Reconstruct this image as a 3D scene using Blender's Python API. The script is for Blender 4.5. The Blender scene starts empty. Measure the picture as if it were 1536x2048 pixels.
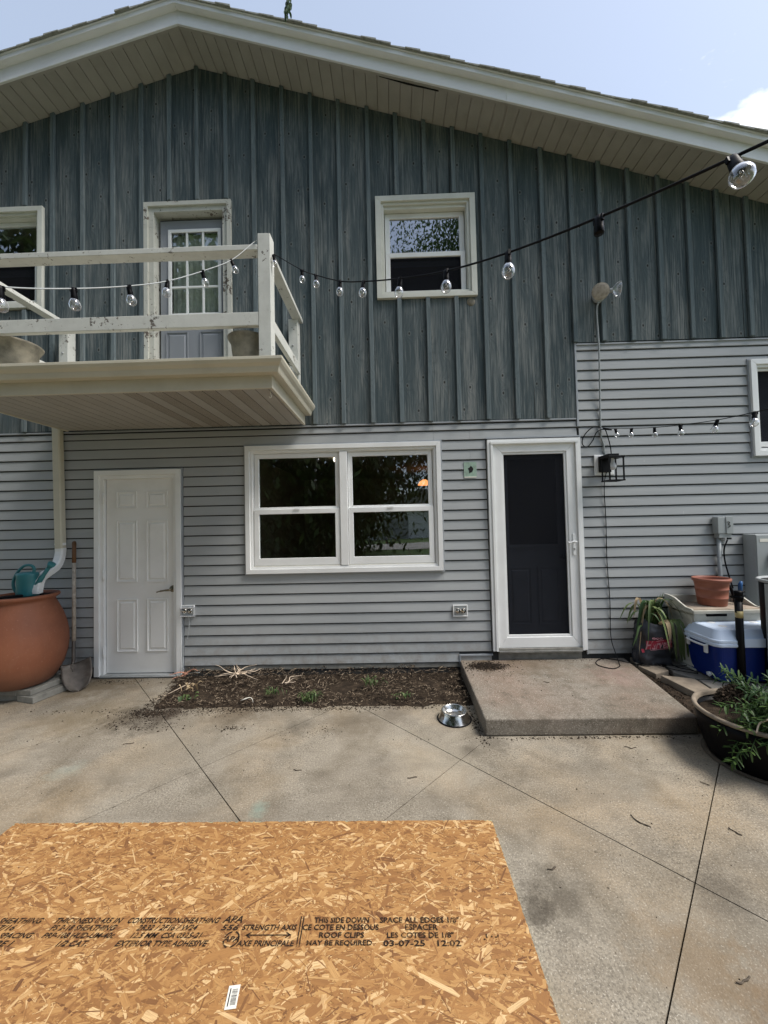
import bpy, bmesh, math, random
from mathutils import Vector, Matrix, noise as mnoise
random.seed(7)
S = bpy.context.scene
COL = S.collection
R = math.radians

# ---------------------------------------------------------------- camera, sky, sun, exposure
cam = bpy.data.cameras.new('camera'); cam_o = bpy.data.objects.new('camera', cam); COL.objects.link(cam_o)
cam.sensor_fit = 'VERTICAL'; cam.sensor_height = 36; cam.lens = 745 / 2048 * 36
cam.clip_start = 0.02; cam.clip_end = 2000
cam_o.matrix_world = Matrix.Translation((0, -3.82, 1.53)) @ Matrix.Rotation(R(1.1), 4, 'Z') @ Matrix.Rotation(R(90 + 1.62), 4, 'X') @ Matrix.Rotation(R(-1.29), 4, 'Z')
S.camera = cam_o
S.view_settings.view_transform = 'Standard'; S.view_settings.look = 'None'
S.view_settings.gamma = 1; S.view_settings.use_curve_mapping = False
S.view_settings.exposure = 1.08
SUN_AZ = 108.0      # degrees clockwise from +Y (the far side of the house): from the right, a little towards the viewer
SUN_EL = 56.0
sun = bpy.data.lights.new('sun', 'SUN'); sun.energy = 2.1; sun.angle = R(22); sun.color = (1.0, 0.955, 0.89)
sun_o = bpy.data.objects.new('sun', sun); COL.objects.link(sun_o)
sd = Vector((math.sin(R(SUN_AZ)) * math.cos(R(SUN_EL)), math.cos(R(SUN_AZ)) * math.cos(R(SUN_EL)), math.sin(R(SUN_EL))))
sun_o.rotation_euler = sd.to_track_quat('Z', 'Y').to_euler()
sun_o.location = sd * 30
W = bpy.data.worlds.new('World'); S.world = W; W.use_nodes = True
wn = W.node_tree; wn.nodes.clear()
def wnode(t, **k):
    n = wn.nodes.new(t)
    for a, b in k.items(): setattr(n, a, b)
    return n
wo = wnode('ShaderNodeOutputWorld'); bg = wnode('ShaderNodeBackground'); bg.inputs['Strength'].default_value = 0.095
sky = wnode('ShaderNodeTexSky', sky_type='NISHITA', sun_disc=False)
sky.sun_elevation = R(SUN_EL); sky.sun_rotation = R(SUN_AZ); sky.air_density = 1.0; sky.dust_density = 2.2; sky.ozone_density = 1.6
tc = wnode('ShaderNodeTexCoord')
mp = wnode('ShaderNodeMapping'); mp.inputs['Scale'].default_value = (2.6, 2.6, 4.4); mp.inputs['Location'].default_value = (0.128, 1.755, 0.387)
wn.links.new(tc.outputs['Generated'], mp.inputs['Vector'])
nz = wnode('ShaderNodeTexNoise'); nz.inputs['Scale'].default_value = 2.1; nz.inputs['Detail'].default_value = 9; nz.inputs['Roughness'].default_value = 0.6; nz.inputs['Distortion'].default_value = 0.35
wn.links.new(mp.outputs['Vector'], nz.inputs['Vector'])
rp = wnode('ShaderNodeValToRGB'); rp.color_ramp.elements[0].position = 0.62; rp.color_ramp.elements[1].position = 0.80
rp.color_ramp.elements[0].color = (0, 0, 0, 1); rp.color_ramp.elements[1].color = (0.9, 0.9, 0.9, 1)
# thin haze everywhere, and wispy cloud: denser in one bank to the right beyond the roof
ds_n = wnode('ShaderNodeVectorMath', operation='DISTANCE'); wn.links.new(tc.outputs['Generated'], ds_n.inputs[0]); ds_n.inputs[1].default_value = (0.545, 0.600, 0.585)
bank = wnode('ShaderNodeMapRange'); bank.inputs['From Min'].default_value = 0.02; bank.inputs['From Max'].default_value = 0.20; bank.inputs['To Min'].default_value = 0.27; bank.inputs['To Max'].default_value = -0.03
wn.links.new(ds_n.outputs['Value'], bank.inputs['Value'])
ad = wnode('ShaderNodeMath', operation='ADD'); wn.links.new(nz.outputs['Fac'], ad.inputs[0]); wn.links.new(bank.outputs['Result'], ad.inputs[1]); wn.links.new(ad.outputs[0], rp.inputs['Fac'])
hz = wnode('ShaderNodeMixRGB'); hz.inputs['Fac'].default_value = 0.30; hz.inputs['Color2'].default_value = (6.0, 6.6, 7.4, 1); wn.links.new(sky.outputs['Color'], hz.inputs['Color1'])
mx = wnode('ShaderNodeMixRGB'); mx.inputs['Color2'].default_value = (9.0, 9.0, 9.0, 1)
wn.links.new(rp.outputs['Color'], mx.inputs['Fac']); wn.links.new(hz.outputs['Color'], mx.inputs['Color1'])
wn.links.new(mx.outputs['Color'], bg.inputs['Color']); wn.links.new(bg.outputs['Background'], wo.inputs['Surface'])

# ---------------------------------------------------------------- material helpers
class NT:
    def __init__(s, name):
        s.m = bpy.data.materials.new(name); s.m.use_nodes = True
        s.t = s.m.node_tree; s.t.nodes.clear()
        s.out = s.t.nodes.new('ShaderNodeOutputMaterial')
        s.b = s.t.nodes.new('ShaderNodeBsdfPrincipled')
        s.t.links.new(s.b.outputs[0], s.out.inputs[0])
        s._oi = None; s._tc = None
    def n(s, t, **k):
        x = s.t.nodes.new(t)
        for a, b in k.items(): setattr(x, a, b)
        return x
    def L(s, a, b):
        if isinstance(a, (int, float)): b.default_value = a
        elif isinstance(a, tuple): b.default_value = a if len(a) == len(b.default_value) else (*a, 1)
        else: s.t.links.new(a, b)
    @property
    def obj(s):
        if not s._tc: s._tc = s.n('ShaderNodeTexCoord')
        return s._tc.outputs['Object']
    @property
    def rnd(s):
        if not s._oi: s._oi = s.n('ShaderNodeObjectInfo')
        return s._oi.outputs['Random']
    def vec(s, scale=(1, 1, 1), shift=True, v=None, rot=None):
        v = v or s.obj
        mpn = s.n('ShaderNodeMapping'); s.L(v, mpn.inputs['Vector']); mpn.inputs['Scale'].default_value = scale
        if rot: mpn.inputs['Rotation'].default_value = rot
        if shift:
            c = s.n('ShaderNodeVectorMath', operation='SCALE'); c.inputs[0].default_value = (37.0, 19.0, 53.0)
            s.L(s.rnd, c.inputs['Scale']); a = s.n('ShaderNodeVectorMath', operation='ADD')
            s.L(mpn.outputs[0], a.inputs[0]); s.L(c.outputs[0], a.inputs[1]); return a.outputs[0]
        return mpn.outputs[0]
    def noise(s, v, sc=5, det=4, ro=0.55, dist=0.0):
        x = s.n('ShaderNodeTexNoise'); s.L(v, x.inputs['Vector'])
        x.inputs['Scale'].default_value = sc; x.inputs['Detail'].default_value = det
        x.inputs['Roughness'].default_value = ro; x.inputs['Distortion'].default_value = dist
        return x.outputs['Fac']
    def vor(s, v, sc=5, feat='F1', rand=1.0):
        x = s.n('ShaderNodeTexVoronoi', feature=feat); s.L(v, x.inputs['Vector']); x.inputs['Scale'].default_value = sc
        x.inputs['Randomness'].default_value = rand
        return x.outputs['Distance']
    def ramp(s, f, *st):
        x = s.n('ShaderNodeValToRGB'); s.L(f, x.inputs['Fac']); e = x.color_ramp.elements
        while len(e) < len(st): e.new(0.5)
        for q, (p, c) in zip(e, st):
            q.position = p; q.color = (c, c, c, 1) if isinstance(c, (int, float)) else (*c, 1)
        return x.outputs['Color']
    def mix(s, f, a, b, mode='MIX'):
        x = s.n('ShaderNodeMixRGB', blend_type=mode); s.L(f, x.inputs['Fac']); s.L(a, x.inputs['Color1']); s.L(b, x.inputs['Color2'])
        return x.outputs['Color']
    def ma(s, op, a, b=0.0, c=None):
        x = s.n('ShaderNodeMath', operation=op); s.L(a, x.inputs[0]); s.L(b, x.inputs[1])
        if c is not None: s.L(c, x.inputs[2])
        return x.outputs[0]
    def sep(s, v=None):
        x = s.n('ShaderNodeSeparateXYZ'); s.L(v or s.obj, x.inputs[0]); return x.outputs
    def fin(s, col=None, rough=None, bump=None, bs=0.3, bd=0.01, metal=None, spec=None, **k):
        if col is not None: s.L(col, s.b.inputs['Base Color'])
        if rough is not None: s.L(rough, s.b.inputs['Roughness'])
        if metal is not None: s.L(metal, s.b.inputs['Metallic'])
        if spec is not None: s.L(spec, s.b.inputs['Specular IOR Level'])
        if bump is not None:
            x = s.n('ShaderNodeBump'); x.inputs['Strength'].default_value = bs; x.inputs['Distance'].default_value = bd
            s.L(bump, x.inputs['Height']); s.L(x.outputs[0], s.b.inputs['Normal'])
        return s.m
def G3(v): return (v, v, v)

def simple(name, col, rough=0.5, var=0.12, sc=6, dirt=0.0, dirtcol=(0.12, 0.10, 0.07), metal=0, bs=0.15, spec=None, fine=120):
    t = NT(name); v = t.vec()
    n1 = t.noise(v, sc, 5); n2 = t.noise(v, fine, 2)
    lo = tuple(c * (1 - var) for c in col); hi = tuple(min(1, c * (1 + var)) for c in col)
    c = t.ramp(n1, (0.3, lo), (0.7, hi))
    if dirt: c = t.mix(t.ramp(t.noise(v, sc * 0.6, 7, 0.7), (0.5, 0.0), (0.75, dirt)), c, dirtcol)
    return t.fin(c, t.ramp(n1, (0.3, max(0.02, rough - 0.08)), (0.7, min(1, rough + 0.08))), n2, bs, 0.002, metal, spec)

M = {}
# weathered blue-grey stained boards
def board_mat(name, stain_lo, stain_hi, bare, amount, kn=1.0):
    t = NT(name); v = t.vec()
    x = t.sep(v)
    cx = t.n('ShaderNodeCombineXYZ'); t.L(t.ma('MULTIPLY', x[0], 4.2), cx.inputs[0]); t.L(t.ma('MULTIPLY', x[2], 2.8), cx.inputs[1])
    vn = t.n('ShaderNodeTexVoronoi', feature='F1', voronoi_dimensions='2D'); t.L(cx.outputs[0], vn.inputs['Vector']); vn.inputs['Scale'].default_value = 1.0
    d = vn.outputs['Distance']                           # knots
    warp = t.noise(t.vec((3, 3, 0.7)), 1.6, 3)
    ph = t.ma('ADD', t.ma('MULTIPLY', x[0], 150.0), t.ma('MULTIPLY', warp, 7.0))
    ph = t.ma('ADD', ph, t.ma('DIVIDE', 3.6, t.ma('ADD', d, 0.10)))
    ring = t.ma('SINE', ph)
    ring = t.ma('MULTIPLY_ADD', ring, 0.5, 0.5)
    fib = t.noise(t.vec((130, 130, 2.0)), 1.0, 5, 0.7)
    fib2 = t.noise(t.vec((26, 26, 0.9)), 1.0, 4, 0.6)
    patch = t.noise(t.vec((5, 5, 0.9)), 1.3, 5, 0.65)
    base = t.mix(t.rnd, stain_lo, stain_hi)
    base = t.mix(t.ramp(fib2, (0.35, 0.0), (0.7, 0.45)), base, tuple(c * 1.25 for c in stain_hi))
    wear = t.ramp(t.ma('MULTIPLY_ADD', fib, 0.62, t.ma('MULTIPLY', patch, 0.45)), (0.51, 0.0), (0.68, amount))
    c = t.mix(wear, base, bare)
    c = t.mix(t.ramp(fib, (0.33, 0.55), (0.46, 0.0)), c, tuple(q * 0.5 for q in stain_lo))
    c = t.mix(t.ramp(ring, (0.6, 0.0), (0.95, 0.16)), c, tuple(q * 0.55 for q in stain_lo))
    crack = t.ramp(t.noise(t.vec((60, 60, 0.45)), 1.0, 2, 0.4), (0.265, 0.9), (0.30, 0.0))
    c = t.mix(crack, c, (0.014, 0.016, 0.016))
    halo = t.ramp(d, (0.035, 0.30 * kn), (0.085, 0.0))
    c = t.mix(halo, c, bare)
    knot = t.ramp(d, (0.028, 0.95 * kn), (0.050, 0.0))
    c = t.mix(knot, c, (0.022, 0.024, 0.023))
    hgt = t.ma('ADD', t.ma('MULTIPLY', ring, 0.35), t.ma('SUBTRACT', fib, t.ma('MULTIPLY', crack, 1.2)))
    return t.fin(c, 0.82, hgt, 0.55, 0.003, spec=0.25)
M['board'] = board_mat('weathered_blue_grey_boards', (0.050, 0.072, 0.080), (0.082, 0.106, 0.113), (0.30, 0.308, 0.292), 0.72)
M['batten'] = board_mat('weathered_batten', (0.088, 0.117, 0.128), (0.130, 0.163, 0.175), (0.27, 0.29, 0.28), 0.5, 0.4)

t = NT('vinyl_siding'); v = t.vec(); vw = t.vec((5, 5, 70))
g = t.noise(vw, 1.0, 3, 0.6, 0.6)
c = t.mix(t.ramp(t.noise(t.vec((0.9, 1, 2.5)), 1.2, 4), (0.3, 0.0), (0.7, 1.0)), (0.318, 0.334, 0.338), (0.395, 0.410, 0.411))
c = t.mix(t.ma('MULTIPLY', t.rnd, 0.25), c, (0.33, 0.35, 0.36))
c = t.mix(t.ramp(t.noise(v, 9, 6, 0.7), (0.62, 0.0), (0.78, 0.20)), c, (0.2, 0.19, 0.15))
c = t.mix(t.ramp(t.noise(v, 46, 2), (0.76, 0.0), (0.8, 0.55)), c, (0.62, 0.62, 0.6))
zz_ = t.sep()[2]
splash = t.ma('MULTIPLY', t.ramp(zz_, (0.10, 1.0), (0.55, 0.0)), t.ramp(t.noise(v, 7, 7, 0.75), (0.42, 0.0), (0.72, 0.75)))
c = t.mix(splash, c, (0.20, 0.165, 0.12))
g = t.ma('ADD', g, t.ma('MULTIPLY', t.noise(t.vec((2.2, 1, 9)), 1.0, 2), 3.0))
M['siding'] = t.fin(c, 0.52, g, 0.4, 0.0022, spec=0.35)

M['trim_blue'] = simple('siding_channel', (0.33, 0.355, 0.38), 0.5, 0.08)
M['vinyl_white'] = simple('white_vinyl', (0.80, 0.81, 0.80), 0.38, 0.05, 3, 0.10, (0.35, 0.33, 0.27))
M['trim_cream'] = simple('cream_trim_paint', (0.64, 0.645, 0.58), 0.5, 0.07, 4, 0.22, (0.26, 0.25, 0.18))
M['fascia'] = simple('fascia_white', (0.78, 0.79, 0.80), 0.45, 0.05, 2.5, 0.12, (0.36, 0.36, 0.33))
M['soffit'] = simple('soffit_almond', (0.37, 0.355, 0.325), 0.6, 0.08, 4, 0.22, (0.13, 0.115, 0.085))
M['gutter'] = simple('gutter_almond', (0.56, 0.53, 0.43), 0.42, 0.06, 3, 0.25, (0.27, 0.24, 0.16))
# vented soffit panel: rows of punched slots printed into the metal
t = NT('soffit_perforated'); o = t.obj; x = t.sep(o)
fx = t.ma('FRACT', t.ma('MULTIPLY', x[0], 95.0)); fy = t.ma('FRACT', t.ma('MULTIPLY', t.ma('ADD', x[1], t.ma('MULTIPLY', x[0], 0.6)), 60.0))
dot = t.ma('MULTIPLY', t.ma('LESS_THAN', t.ma('ABSOLUTE', t.ma('SUBTRACT', fx, 0.5)), 0.22), t.ma('LESS_THAN', t.ma('ABSOLUTE', t.ma('SUBTRACT', fy, 0.5)), 0.30))
c = t.mix(dot, t.ramp(t.noise(t.vec(), 4, 5), (0.3, (0.33, 0.305, 0.26)), (0.7, (0.38, 0.35, 0.30))), (0.05, 0.045, 0.04))
M['soffit_vent'] = t.fin(c, 0.6)
# old white paint, flaking off grey wood
def flaky(name, paint, wood, amt, lo=0.5):
    t = NT(name); v = t.vec()
    f = t.noise(t.vec((26, 26, 26)), 1.0, 6, 0.7); p = t.noise(t.vec((4, 4, 4)), 1.0, 3)
    k = t.ramp(t.ma('ADD', t.ma('MULTIPLY', f, 0.62), t.ma('MULTIPLY', p, 0.45)), (lo + 0.09, 0.0), (lo + 0.115, amt))
    w = t.ramp(t.noise(t.vec((30, 30, 30)), 2.0, 4), (0.3, tuple(q * 0.5 for q in wood)), (0.7, wood))
    pc = t.ramp(t.noise(v, 5, 6, 0.65), (0.35, tuple(q * 0.86 for q in paint)), (0.65, paint))
    pc = t.mix(t.ramp(t.noise(v, 14, 6, 0.75), (0.55, 0.0), (0.75, 0.35)), pc, (0.30, 0.30, 0.26))
    c = t.mix(k, pc, w)
    return t.fin(c, 0.62, t.ma('SUBTRACT', t.ma('MULTIPLY', t.noise(v, 70, 3), 0.3), k), 0.5, 0.002)
M['old_paint'] = flaky('flaking_white_paint', (0.60, 0.61, 0.57), (0.17, 0.15, 0.125), 1.0, 0.528)
M['old_paint_heavy'] = flaky('heavily_flaking_paint', (0.56, 0.56, 0.50), (0.16, 0.13, 0.10), 1.0, 0.495)
M['door_white'] = simple('door_white_paint', (0.80, 0.80, 0.78), 0.45, 0.04, 2, 0.20, (0.33, 0.31, 0.25), fine=300, bs=0.08)
M['door_grey'] = simple('door_blue_grey_paint', (0.245, 0.262, 0.285), 0.45, 0.05, 3)
M['inner_door'] = simple('inner_door_dark', (0.46, 0.48, 0.52), 0.5, 0.1)
M['sheathing'] = simple('dark_sheathing', (0.035, 0.036, 0.036), 0.9, 0.2)
M['dark'] = simple('dark_void', (0.01, 0.01, 0.01), 0.9, 0.2)
M['room'] = simple('room_paint', (0.30, 0.26, 0.19), 0.8, 0.15, 2)
M['curtain'] = simple('white_curtain', (0.55, 0.56, 0.50), 0.8, 0.15, 9)
M['wood_warm'] = simple('brown_wood', (0.20, 0.085, 0.035), 0.5, 0.35, 8)
M['black_metal'] = simple('black_metal', (0.004, 0.004, 0.005), 0.45, 0.3, spec=0.15)
M['black_plastic'] = simple('black_plastic', (0.0025, 0.0025, 0.0035), 0.45, 0.3, 5, 0.2, (0.010, 0.009, 0.008), spec=0.12)
M['rubber'] = simple('black_rubber', (0.005, 0.005, 0.006), 0.6, 0.2, spec=0.15)
M['steel'] = simple('brushed_steel', (0.62, 0.60, 0.56), 0.20, 0.10, 20, 0.2, (0.3, 0.28, 0.22), metal=1, bs=0.05)
M['dull_metal'] = simple('galvanised_grey', (0.34, 0.36, 0.36), 0.5, 0.1, 8, 0.25, (0.2, 0.19, 0.16))
M['grey_paint_metal'] = simple('grey_enamel_box', (0.33, 0.355, 0.355), 0.45, 0.06, 5, 0.15, (0.2, 0.2, 0.18))
M['grey_dark_metal'] = simple('grey_enamel_box_side', (0.30, 0.325, 0.325), 0.45, 0.06, 5)
M['brass'] = simple('aged_brass', (0.23, 0.20, 0.14), 0.35, 0.2, 20, metal=1)
M['white_plastic'] = simple('white_plastic', (0.66, 0.68, 0.70), 0.4, 0.04, 4, 0.15, (0.3, 0.28, 0.22))
M['lid_blue_white'] = simple('pale_blue_white_plastic', (0.60, 0.70, 0.85), 0.38, 0.04, 4, 0.12, (0.3, 0.3, 0.28))
M['cooler_blue'] = simple('blue_plastic', (0.003, 0.019, 0.15), 0.45, 0.12, 4, spec=0.2)
M['terracotta_plastic'] = simple('terracotta_plastic', (0.30, 0.105, 0.065), 0.5, 0.10, 6, 0.2, (0.22, 0.13, 0.09))
M['barrel'] = simple('terracotta_barrel', (0.235, 0.092, 0.052), 0.62, 0.16, 3.2, 0.40, (0.20, 0.085, 0.05), bs=0.35, fine=220)
t = NT('terracotta_barrel_worn'); v = t.vec()
c = t.ramp(t.noise(v, 3.2, 6), (0.3, (0.18, 0.060, 0.030)), (0.7, (0.265, 0.095, 0.046)))
c = t.mix(t.ramp(t.noise(t.vec((6, 6, 1.2)), 2.0, 7, 0.7), (0.52, 0.0), (0.80, 0.30)), c, (0.32, 0.17, 0.11))
c = t.mix(t.ramp(t.noise(v, 60, 3, 0.7), (0.62, 0.0), (0.72, 0.35)), c, (0.42, 0.25, 0.18))
c = t.mix(t.ramp(t.sep()[2], (0.02, 0.6), (0.22, 0.0)), c, (0.13, 0.07, 0.045))
c = t.mix(t.ramp(t.noise(t.vec((40, 40, 6)), 1.0, 4, 0.6), (0.68, 0.0), (0.74, 0.4)), c, (0.12, 0.05, 0.03))
M['barrel'] = t.fin(c, 0.66, t.noise(v, 220, 2), 0.35, 0.002)
M['teal'] = simple('teal_plastic', (0.025, 0.165, 0.185), 0.42, 0.12, 7, 0.25, (0.10, 0.2, 0.2))
M['blue_plastic'] = simple('nozzle_blue', (0.02, 0.10, 0.28), 0.45)
M['block'] = simple('grey_block', (0.23, 0.225, 0.20), 0.9, 0.25, 14, 0.4, bs=0.8, fine=90)
M['paver'] = simple('tan_paver', (0.245, 0.200, 0.150), 0.9, 0.25, 12, 0.5, bs=0.8, fine=90)
M['paver_grey'] = simple('grey_paver', (0.20, 0.185, 0.16), 0.9, 0.25, 12, 0.5, bs=0.8, fine=90)
M['shingle'] = simple('asphalt_shingle', (0.26, 0.265, 0.24), 0.95, 0.3, 30, bs=0.9, fine=160)
M['pot_stone'] = simple('mossy_resin_pot', (0.26, 0.235, 0.18), 0.75, 0.30, 14, 0.7, (0.06, 0.055, 0.04), bs=0.6, fine=60)
M['cabinet'] = simple('old_white_cabinet', (0.50, 0.49, 0.43), 0.5, 0.10, 5, 0.45, (0.20, 0.18, 0.13))
M['cabinet_top'] = simple('dirty_cabinet_top', (0.33, 0.27, 0.21), 0.8, 0.25, 9, 0.8, (0.07, 0.055, 0.04))
M['bag'] = simple('dark_bag_fabric', (0.030, 0.032, 0.040), 0.42, 0.3, 12)
M['bag_red'] = simple('bag_red_print', (0.36, 0.02, 0.045), 0.5, 0.2, 30)
M['bag_pink'] = simple('bag_pink_print', (0.50, 0.22, 0.25), 0.5, 0.2, 30)
M['rust_steel'] = simple('worn_shovel_steel', (0.10, 0.088, 0.076), 0.45, 0.35, 16, 0.8, (0.06, 0.04, 0.028), metal=0.35, bs=0.4)
M['fiberglass'] = simple('weathered_handle', (0.40, 0.35, 0.29), 0.7, 0.25, 30, 0.7, (0.16, 0.12, 0.08))
M['grip_brown'] = simple('brown_grip', (0.12, 0.055, 0.02), 0.6, 0.2)
M['mint'] = simple('mint_foam_board', (0.30, 0.42, 0.34), 0.8, 0.15, 30, 0.4)
M['root'] = simple('pale_root', (0.62, 0.50, 0.38), 0.7, 0.25, 20, 0.4)
M['root_pink'] = simple('pink_root', (0.52, 0.25, 0.17), 0.6, 0.25, 20)
M['bark'] = simple('bark', (0.09, 0.07, 0.05), 0.95, 0.4, 12, bs=1.0, fine=30)
M['label_paper'] = simple('white_sticker', (0.72, 0.70, 0.62), 0.5, 0.03)
M['ink_sticker'] = simple('sticker_ink', (0.03, 0.03, 0.035), 0.5, 0.1)
M['gold_label'] = simple('gold_label', (0.45, 0.36, 0.16), 0.5, 0.15)
M['petal'] = simple('salmon_petal', (0.60, 0.16, 0.10), 0.5, 0.3, 40)
M['petal_pale'] = simple('cream_petal', (0.70, 0.66, 0.40), 0.5, 0.2, 40)

def leafmat(name, a, b, rough=0.5, trans=0.25):
    t = NT(name); v = t.vec()
    at = t.n('ShaderNodeAttribute', attribute_name='tint')
    c = t.mix(at.outputs['Fac'], a, b)
    t.fin(c, rough, spec=0.4)
    tr = t.n('ShaderNodeBsdfTranslucent'); t.L(c, tr.inputs['Color'])
    ms = t.n('ShaderNodeMixShader'); ms.inputs[0].default_value = trans
    t.t.links.new(t.b.outputs[0], ms.inputs[1]); t.t.links.new(tr.outputs[0], ms.inputs[2]); t.t.links.new(ms.outputs[0], t.out.inputs[0])
    return t.m
M['leaf_iris'] = leafmat('iris_leaf', (0.035, 0.085, 0.030), (0.19, 0.24, 0.09))
M['leaf_dry'] = leafmat('dry_leaf', (0.34, 0.26, 0.15), (0.55, 0.42, 0.27))
M['leaf_planter'] = leafmat('planter_leaf', (0.014, 0.050, 0.016), (0.085, 0.15, 0.035))
M['leaf_tree'] = leafmat('tree_leaf', (0.020, 0.050, 0.012), (0.075, 0.125, 0.030), 0.5, 0.35)
M['leaf_weed'] = leafmat('weed_leaf', (0.030, 0.070, 0.020), (0.14, 0.19, 0.07))

# glass: clear sheet that mirrors a little
def glassmat(name, refl=0.10, tint=(0.9, 0.93, 0.92), grow=0.75, dark=0.0):
    t = NT(name); t.t.nodes.remove(t.b)
    tr = t.n('ShaderNodeBsdfTransparent'); tr.inputs['Color'].default_value = (*tint, 1)
    gl = t.n('ShaderNodeBsdfGlossy'); gl.inputs['Roughness'].default_value = 0.004; gl.inputs['Color'].default_value = (0.95, 0.97, 1, 1)
    nb = t.noise(t.vec((1.4, 1.4, 1.4)), 1.3, 1)
    bp = t.n('ShaderNodeBump'); bp.inputs['Strength'].default_value = 0.06; bp.inputs['Distance'].default_value = 0.02; t.L(nb, bp.inputs['Height'])
    t.t.links.new(bp.outputs[0], gl.inputs['Normal'])
    lw = t.n('ShaderNodeLayerWeight'); lw.inputs['Blend'].default_value = 0.5
    f = t.ma('MULTIPLY_ADD', t.ma('POWER', lw.outputs['Facing'], 4.0 if 'bulb' not in name else 3.0), grow, refl)
    f = t.ma('MINIMUM', f, 1.0)
    ms = t.n('ShaderNodeMixShader'); t.L(f, ms.inputs[0]); t.t.links.new(tr.outputs[0], ms.inputs[1]); t.t.links.new(gl.outputs[0], ms.inputs[2])
    if 'bulb' in name:      # thin white film; the bright rim highlight is painted in towards the edge
        dd = t.n('ShaderNodeBsdfDiffuse'); dd.inputs['Color'].default_value = (0.8, 0.8, 0.8, 1); m2 = t.n('ShaderNodeMixShader')
        t.L(t.ma('MULTIPLY_ADD', t.ma('POWER', lw.outputs['Facing'], 3.0), 0.6, 0.05), m2.inputs[0]); t.t.links.new(ms.outputs[0], m2.inputs[1]); t.t.links.new(dd.outputs[0], m2.inputs[2]); ms = m2
    t.t.links.new(ms.outputs[0], t.out.inputs[0]); return t.m
M['glass'] = glassmat('window_glass', 0.13)
M['glass_hi'] = glassmat('low_e_window_glass', 0.30, (0.5, 0.52, 0.52))
t = NT('dark_insect_screen'); t.t.nodes.remove(t.b); tr = t.n('ShaderNodeBsdfTransparent'); tr.inputs['Color'].default_value = (0.55, 0.56, 0.58, 1)
df = t.n('ShaderNodeBsdfDiffuse'); df.inputs['Color'].default_value = (0.036, 0.038, 0.045, 1); ms = t.n('ShaderNodeMixShader'); ms.inputs[0].default_value = 0.30
t.t.links.new(tr.outputs[0], ms.inputs[1]); t.t.links.new(df.outputs[0], ms.inputs[2]); t.t.links.new(ms.outputs[0], t.out.inputs[0]); M['screen'] = t.m
M['bulb_glass'] = glassmat('clear_bulb_glass', 0.12, (0.95, 0.95, 0.95), 2.2)

def emis(name, col, st):
    t = NT(name); t.t.nodes.remove(t.b); e = t.n('ShaderNodeEmission'); e.inputs['Color'].default_value = (*col, 1); e.inputs['Strength'].default_value = st
    t.t.links.new(e.outputs[0], t.out.inputs[0]); return t.m
M['lamp_on'] = emis('lit_ceiling_lamp', (1, 0.9, 0.7), 2.2)
M['lamp_orange'] = emis('lit_orange_lamp', (1, 0.35, 0.12), 1.0)

# concrete
def concrete(name, a, b, warm, dark=0.5, sc=1.0, stain_pts=()):
    t = NT(name); o = t.vec(shift=False)
    big = t.noise(o, 0.85 * sc, 5, 0.6, 0.4); mid = t.noise(o, 4.2 * sc, 7, 0.68, 0.3); fine = t.noise(o, 95, 3, 0.7); grit = t.vor(o, 130)
    brush = t.noise(t.vec((3, 40, 1), shift=False, rot=(0, 0, R(38))), 1.0, 4, 0.6)
    c = t.mix(t.ramp(big, (0.32, 0.0), (0.68, 1.0)), a, b)
    c = t.mix(t.ramp(t.noise(o, 1.4, 4, 0.55), (0.45, 0.0), (0.68, 0.75)), c, warm)
    c = t.mix(t.ramp(mid, (0.50, 0.0), (0.74, dark)), c, (0.085, 0.072, 0.055))
    c = t.mix(t.ramp(brush, (0.5, 0.0), (0.8, 0.22)), c, (0.12, 0.105, 0.085))
    c = t.mix(1.0, c, t.ramp(t.rnd, (0.0, 0.90), (1.0, 1.06)), 'MULTIPLY')
    msk = t.ramp(t.noise(o, 1.9, 4, 0.6), (0.38, 0.35), (0.62, 1.0))
    c = t.mix(t.ma('MULTIPLY', msk, t.ramp(fine, (0.38, 0.7), (0.54, 0.0))), c, (0.095, 0.083, 0.066))
    c = t.mix(t.ramp(t.noise(o, 140, 2, 0.6), (0.58, 0.0), (0.70, 0.6)), c, (0.55, 0.51, 0.44))
    c = t.mix(t.ramp(t.noise(o, 26, 3, 0.6), (0.70, 0.0), (0.74, 0.75)), c, (0.05, 0.042, 0.032))
    c = t.mix(1.0, c, t.ramp(t.noise(o, 2.1, 6, 0.62, 0.8), (0.32, (0.76, 0.73, 0.68)), (0.58, (1.10, 1.09, 1.07))), 'MULTIPLY')
    c = t.mix(t.ramp(t.noise(t.vec((1.2, 4.5, 1), shift=False, rot=(0, 0, R(-30))), 1.0, 5, 0.62), (0.52, 0.0), (0.75, 0.45)), c, (0.14, 0.12, 0.095))
    for (px, py, r, col, am) in stain_pts:
        s2 = t.n('ShaderNodeVectorMath', operation='DISTANCE'); t.L(o, s2.inputs[0]); s2.inputs[1].default_value = (px, py, 0)
        dd = t.ma('ADD', s2.outputs['Value'], t.ma('MULTIPLY', t.ma('SUBTRACT', t.noise(o, 11, 7, 0.72), 0.5), r * 2.6))
        c = t.mix(t.ramp(t.ma('DIVIDE', dd, r), (0.25, am), (1.0, 0.0)), c, col)
    h = t.ma('ADD', t.ma('MULTIPLY', fine, 0.6), t.ma('MULTIPLY', grit, 0.5))
    return t.fin(c, 0.92, h, 0.5, 0.004, spec=0.2)
ds = (0.060, 0.050, 0.038)
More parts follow.
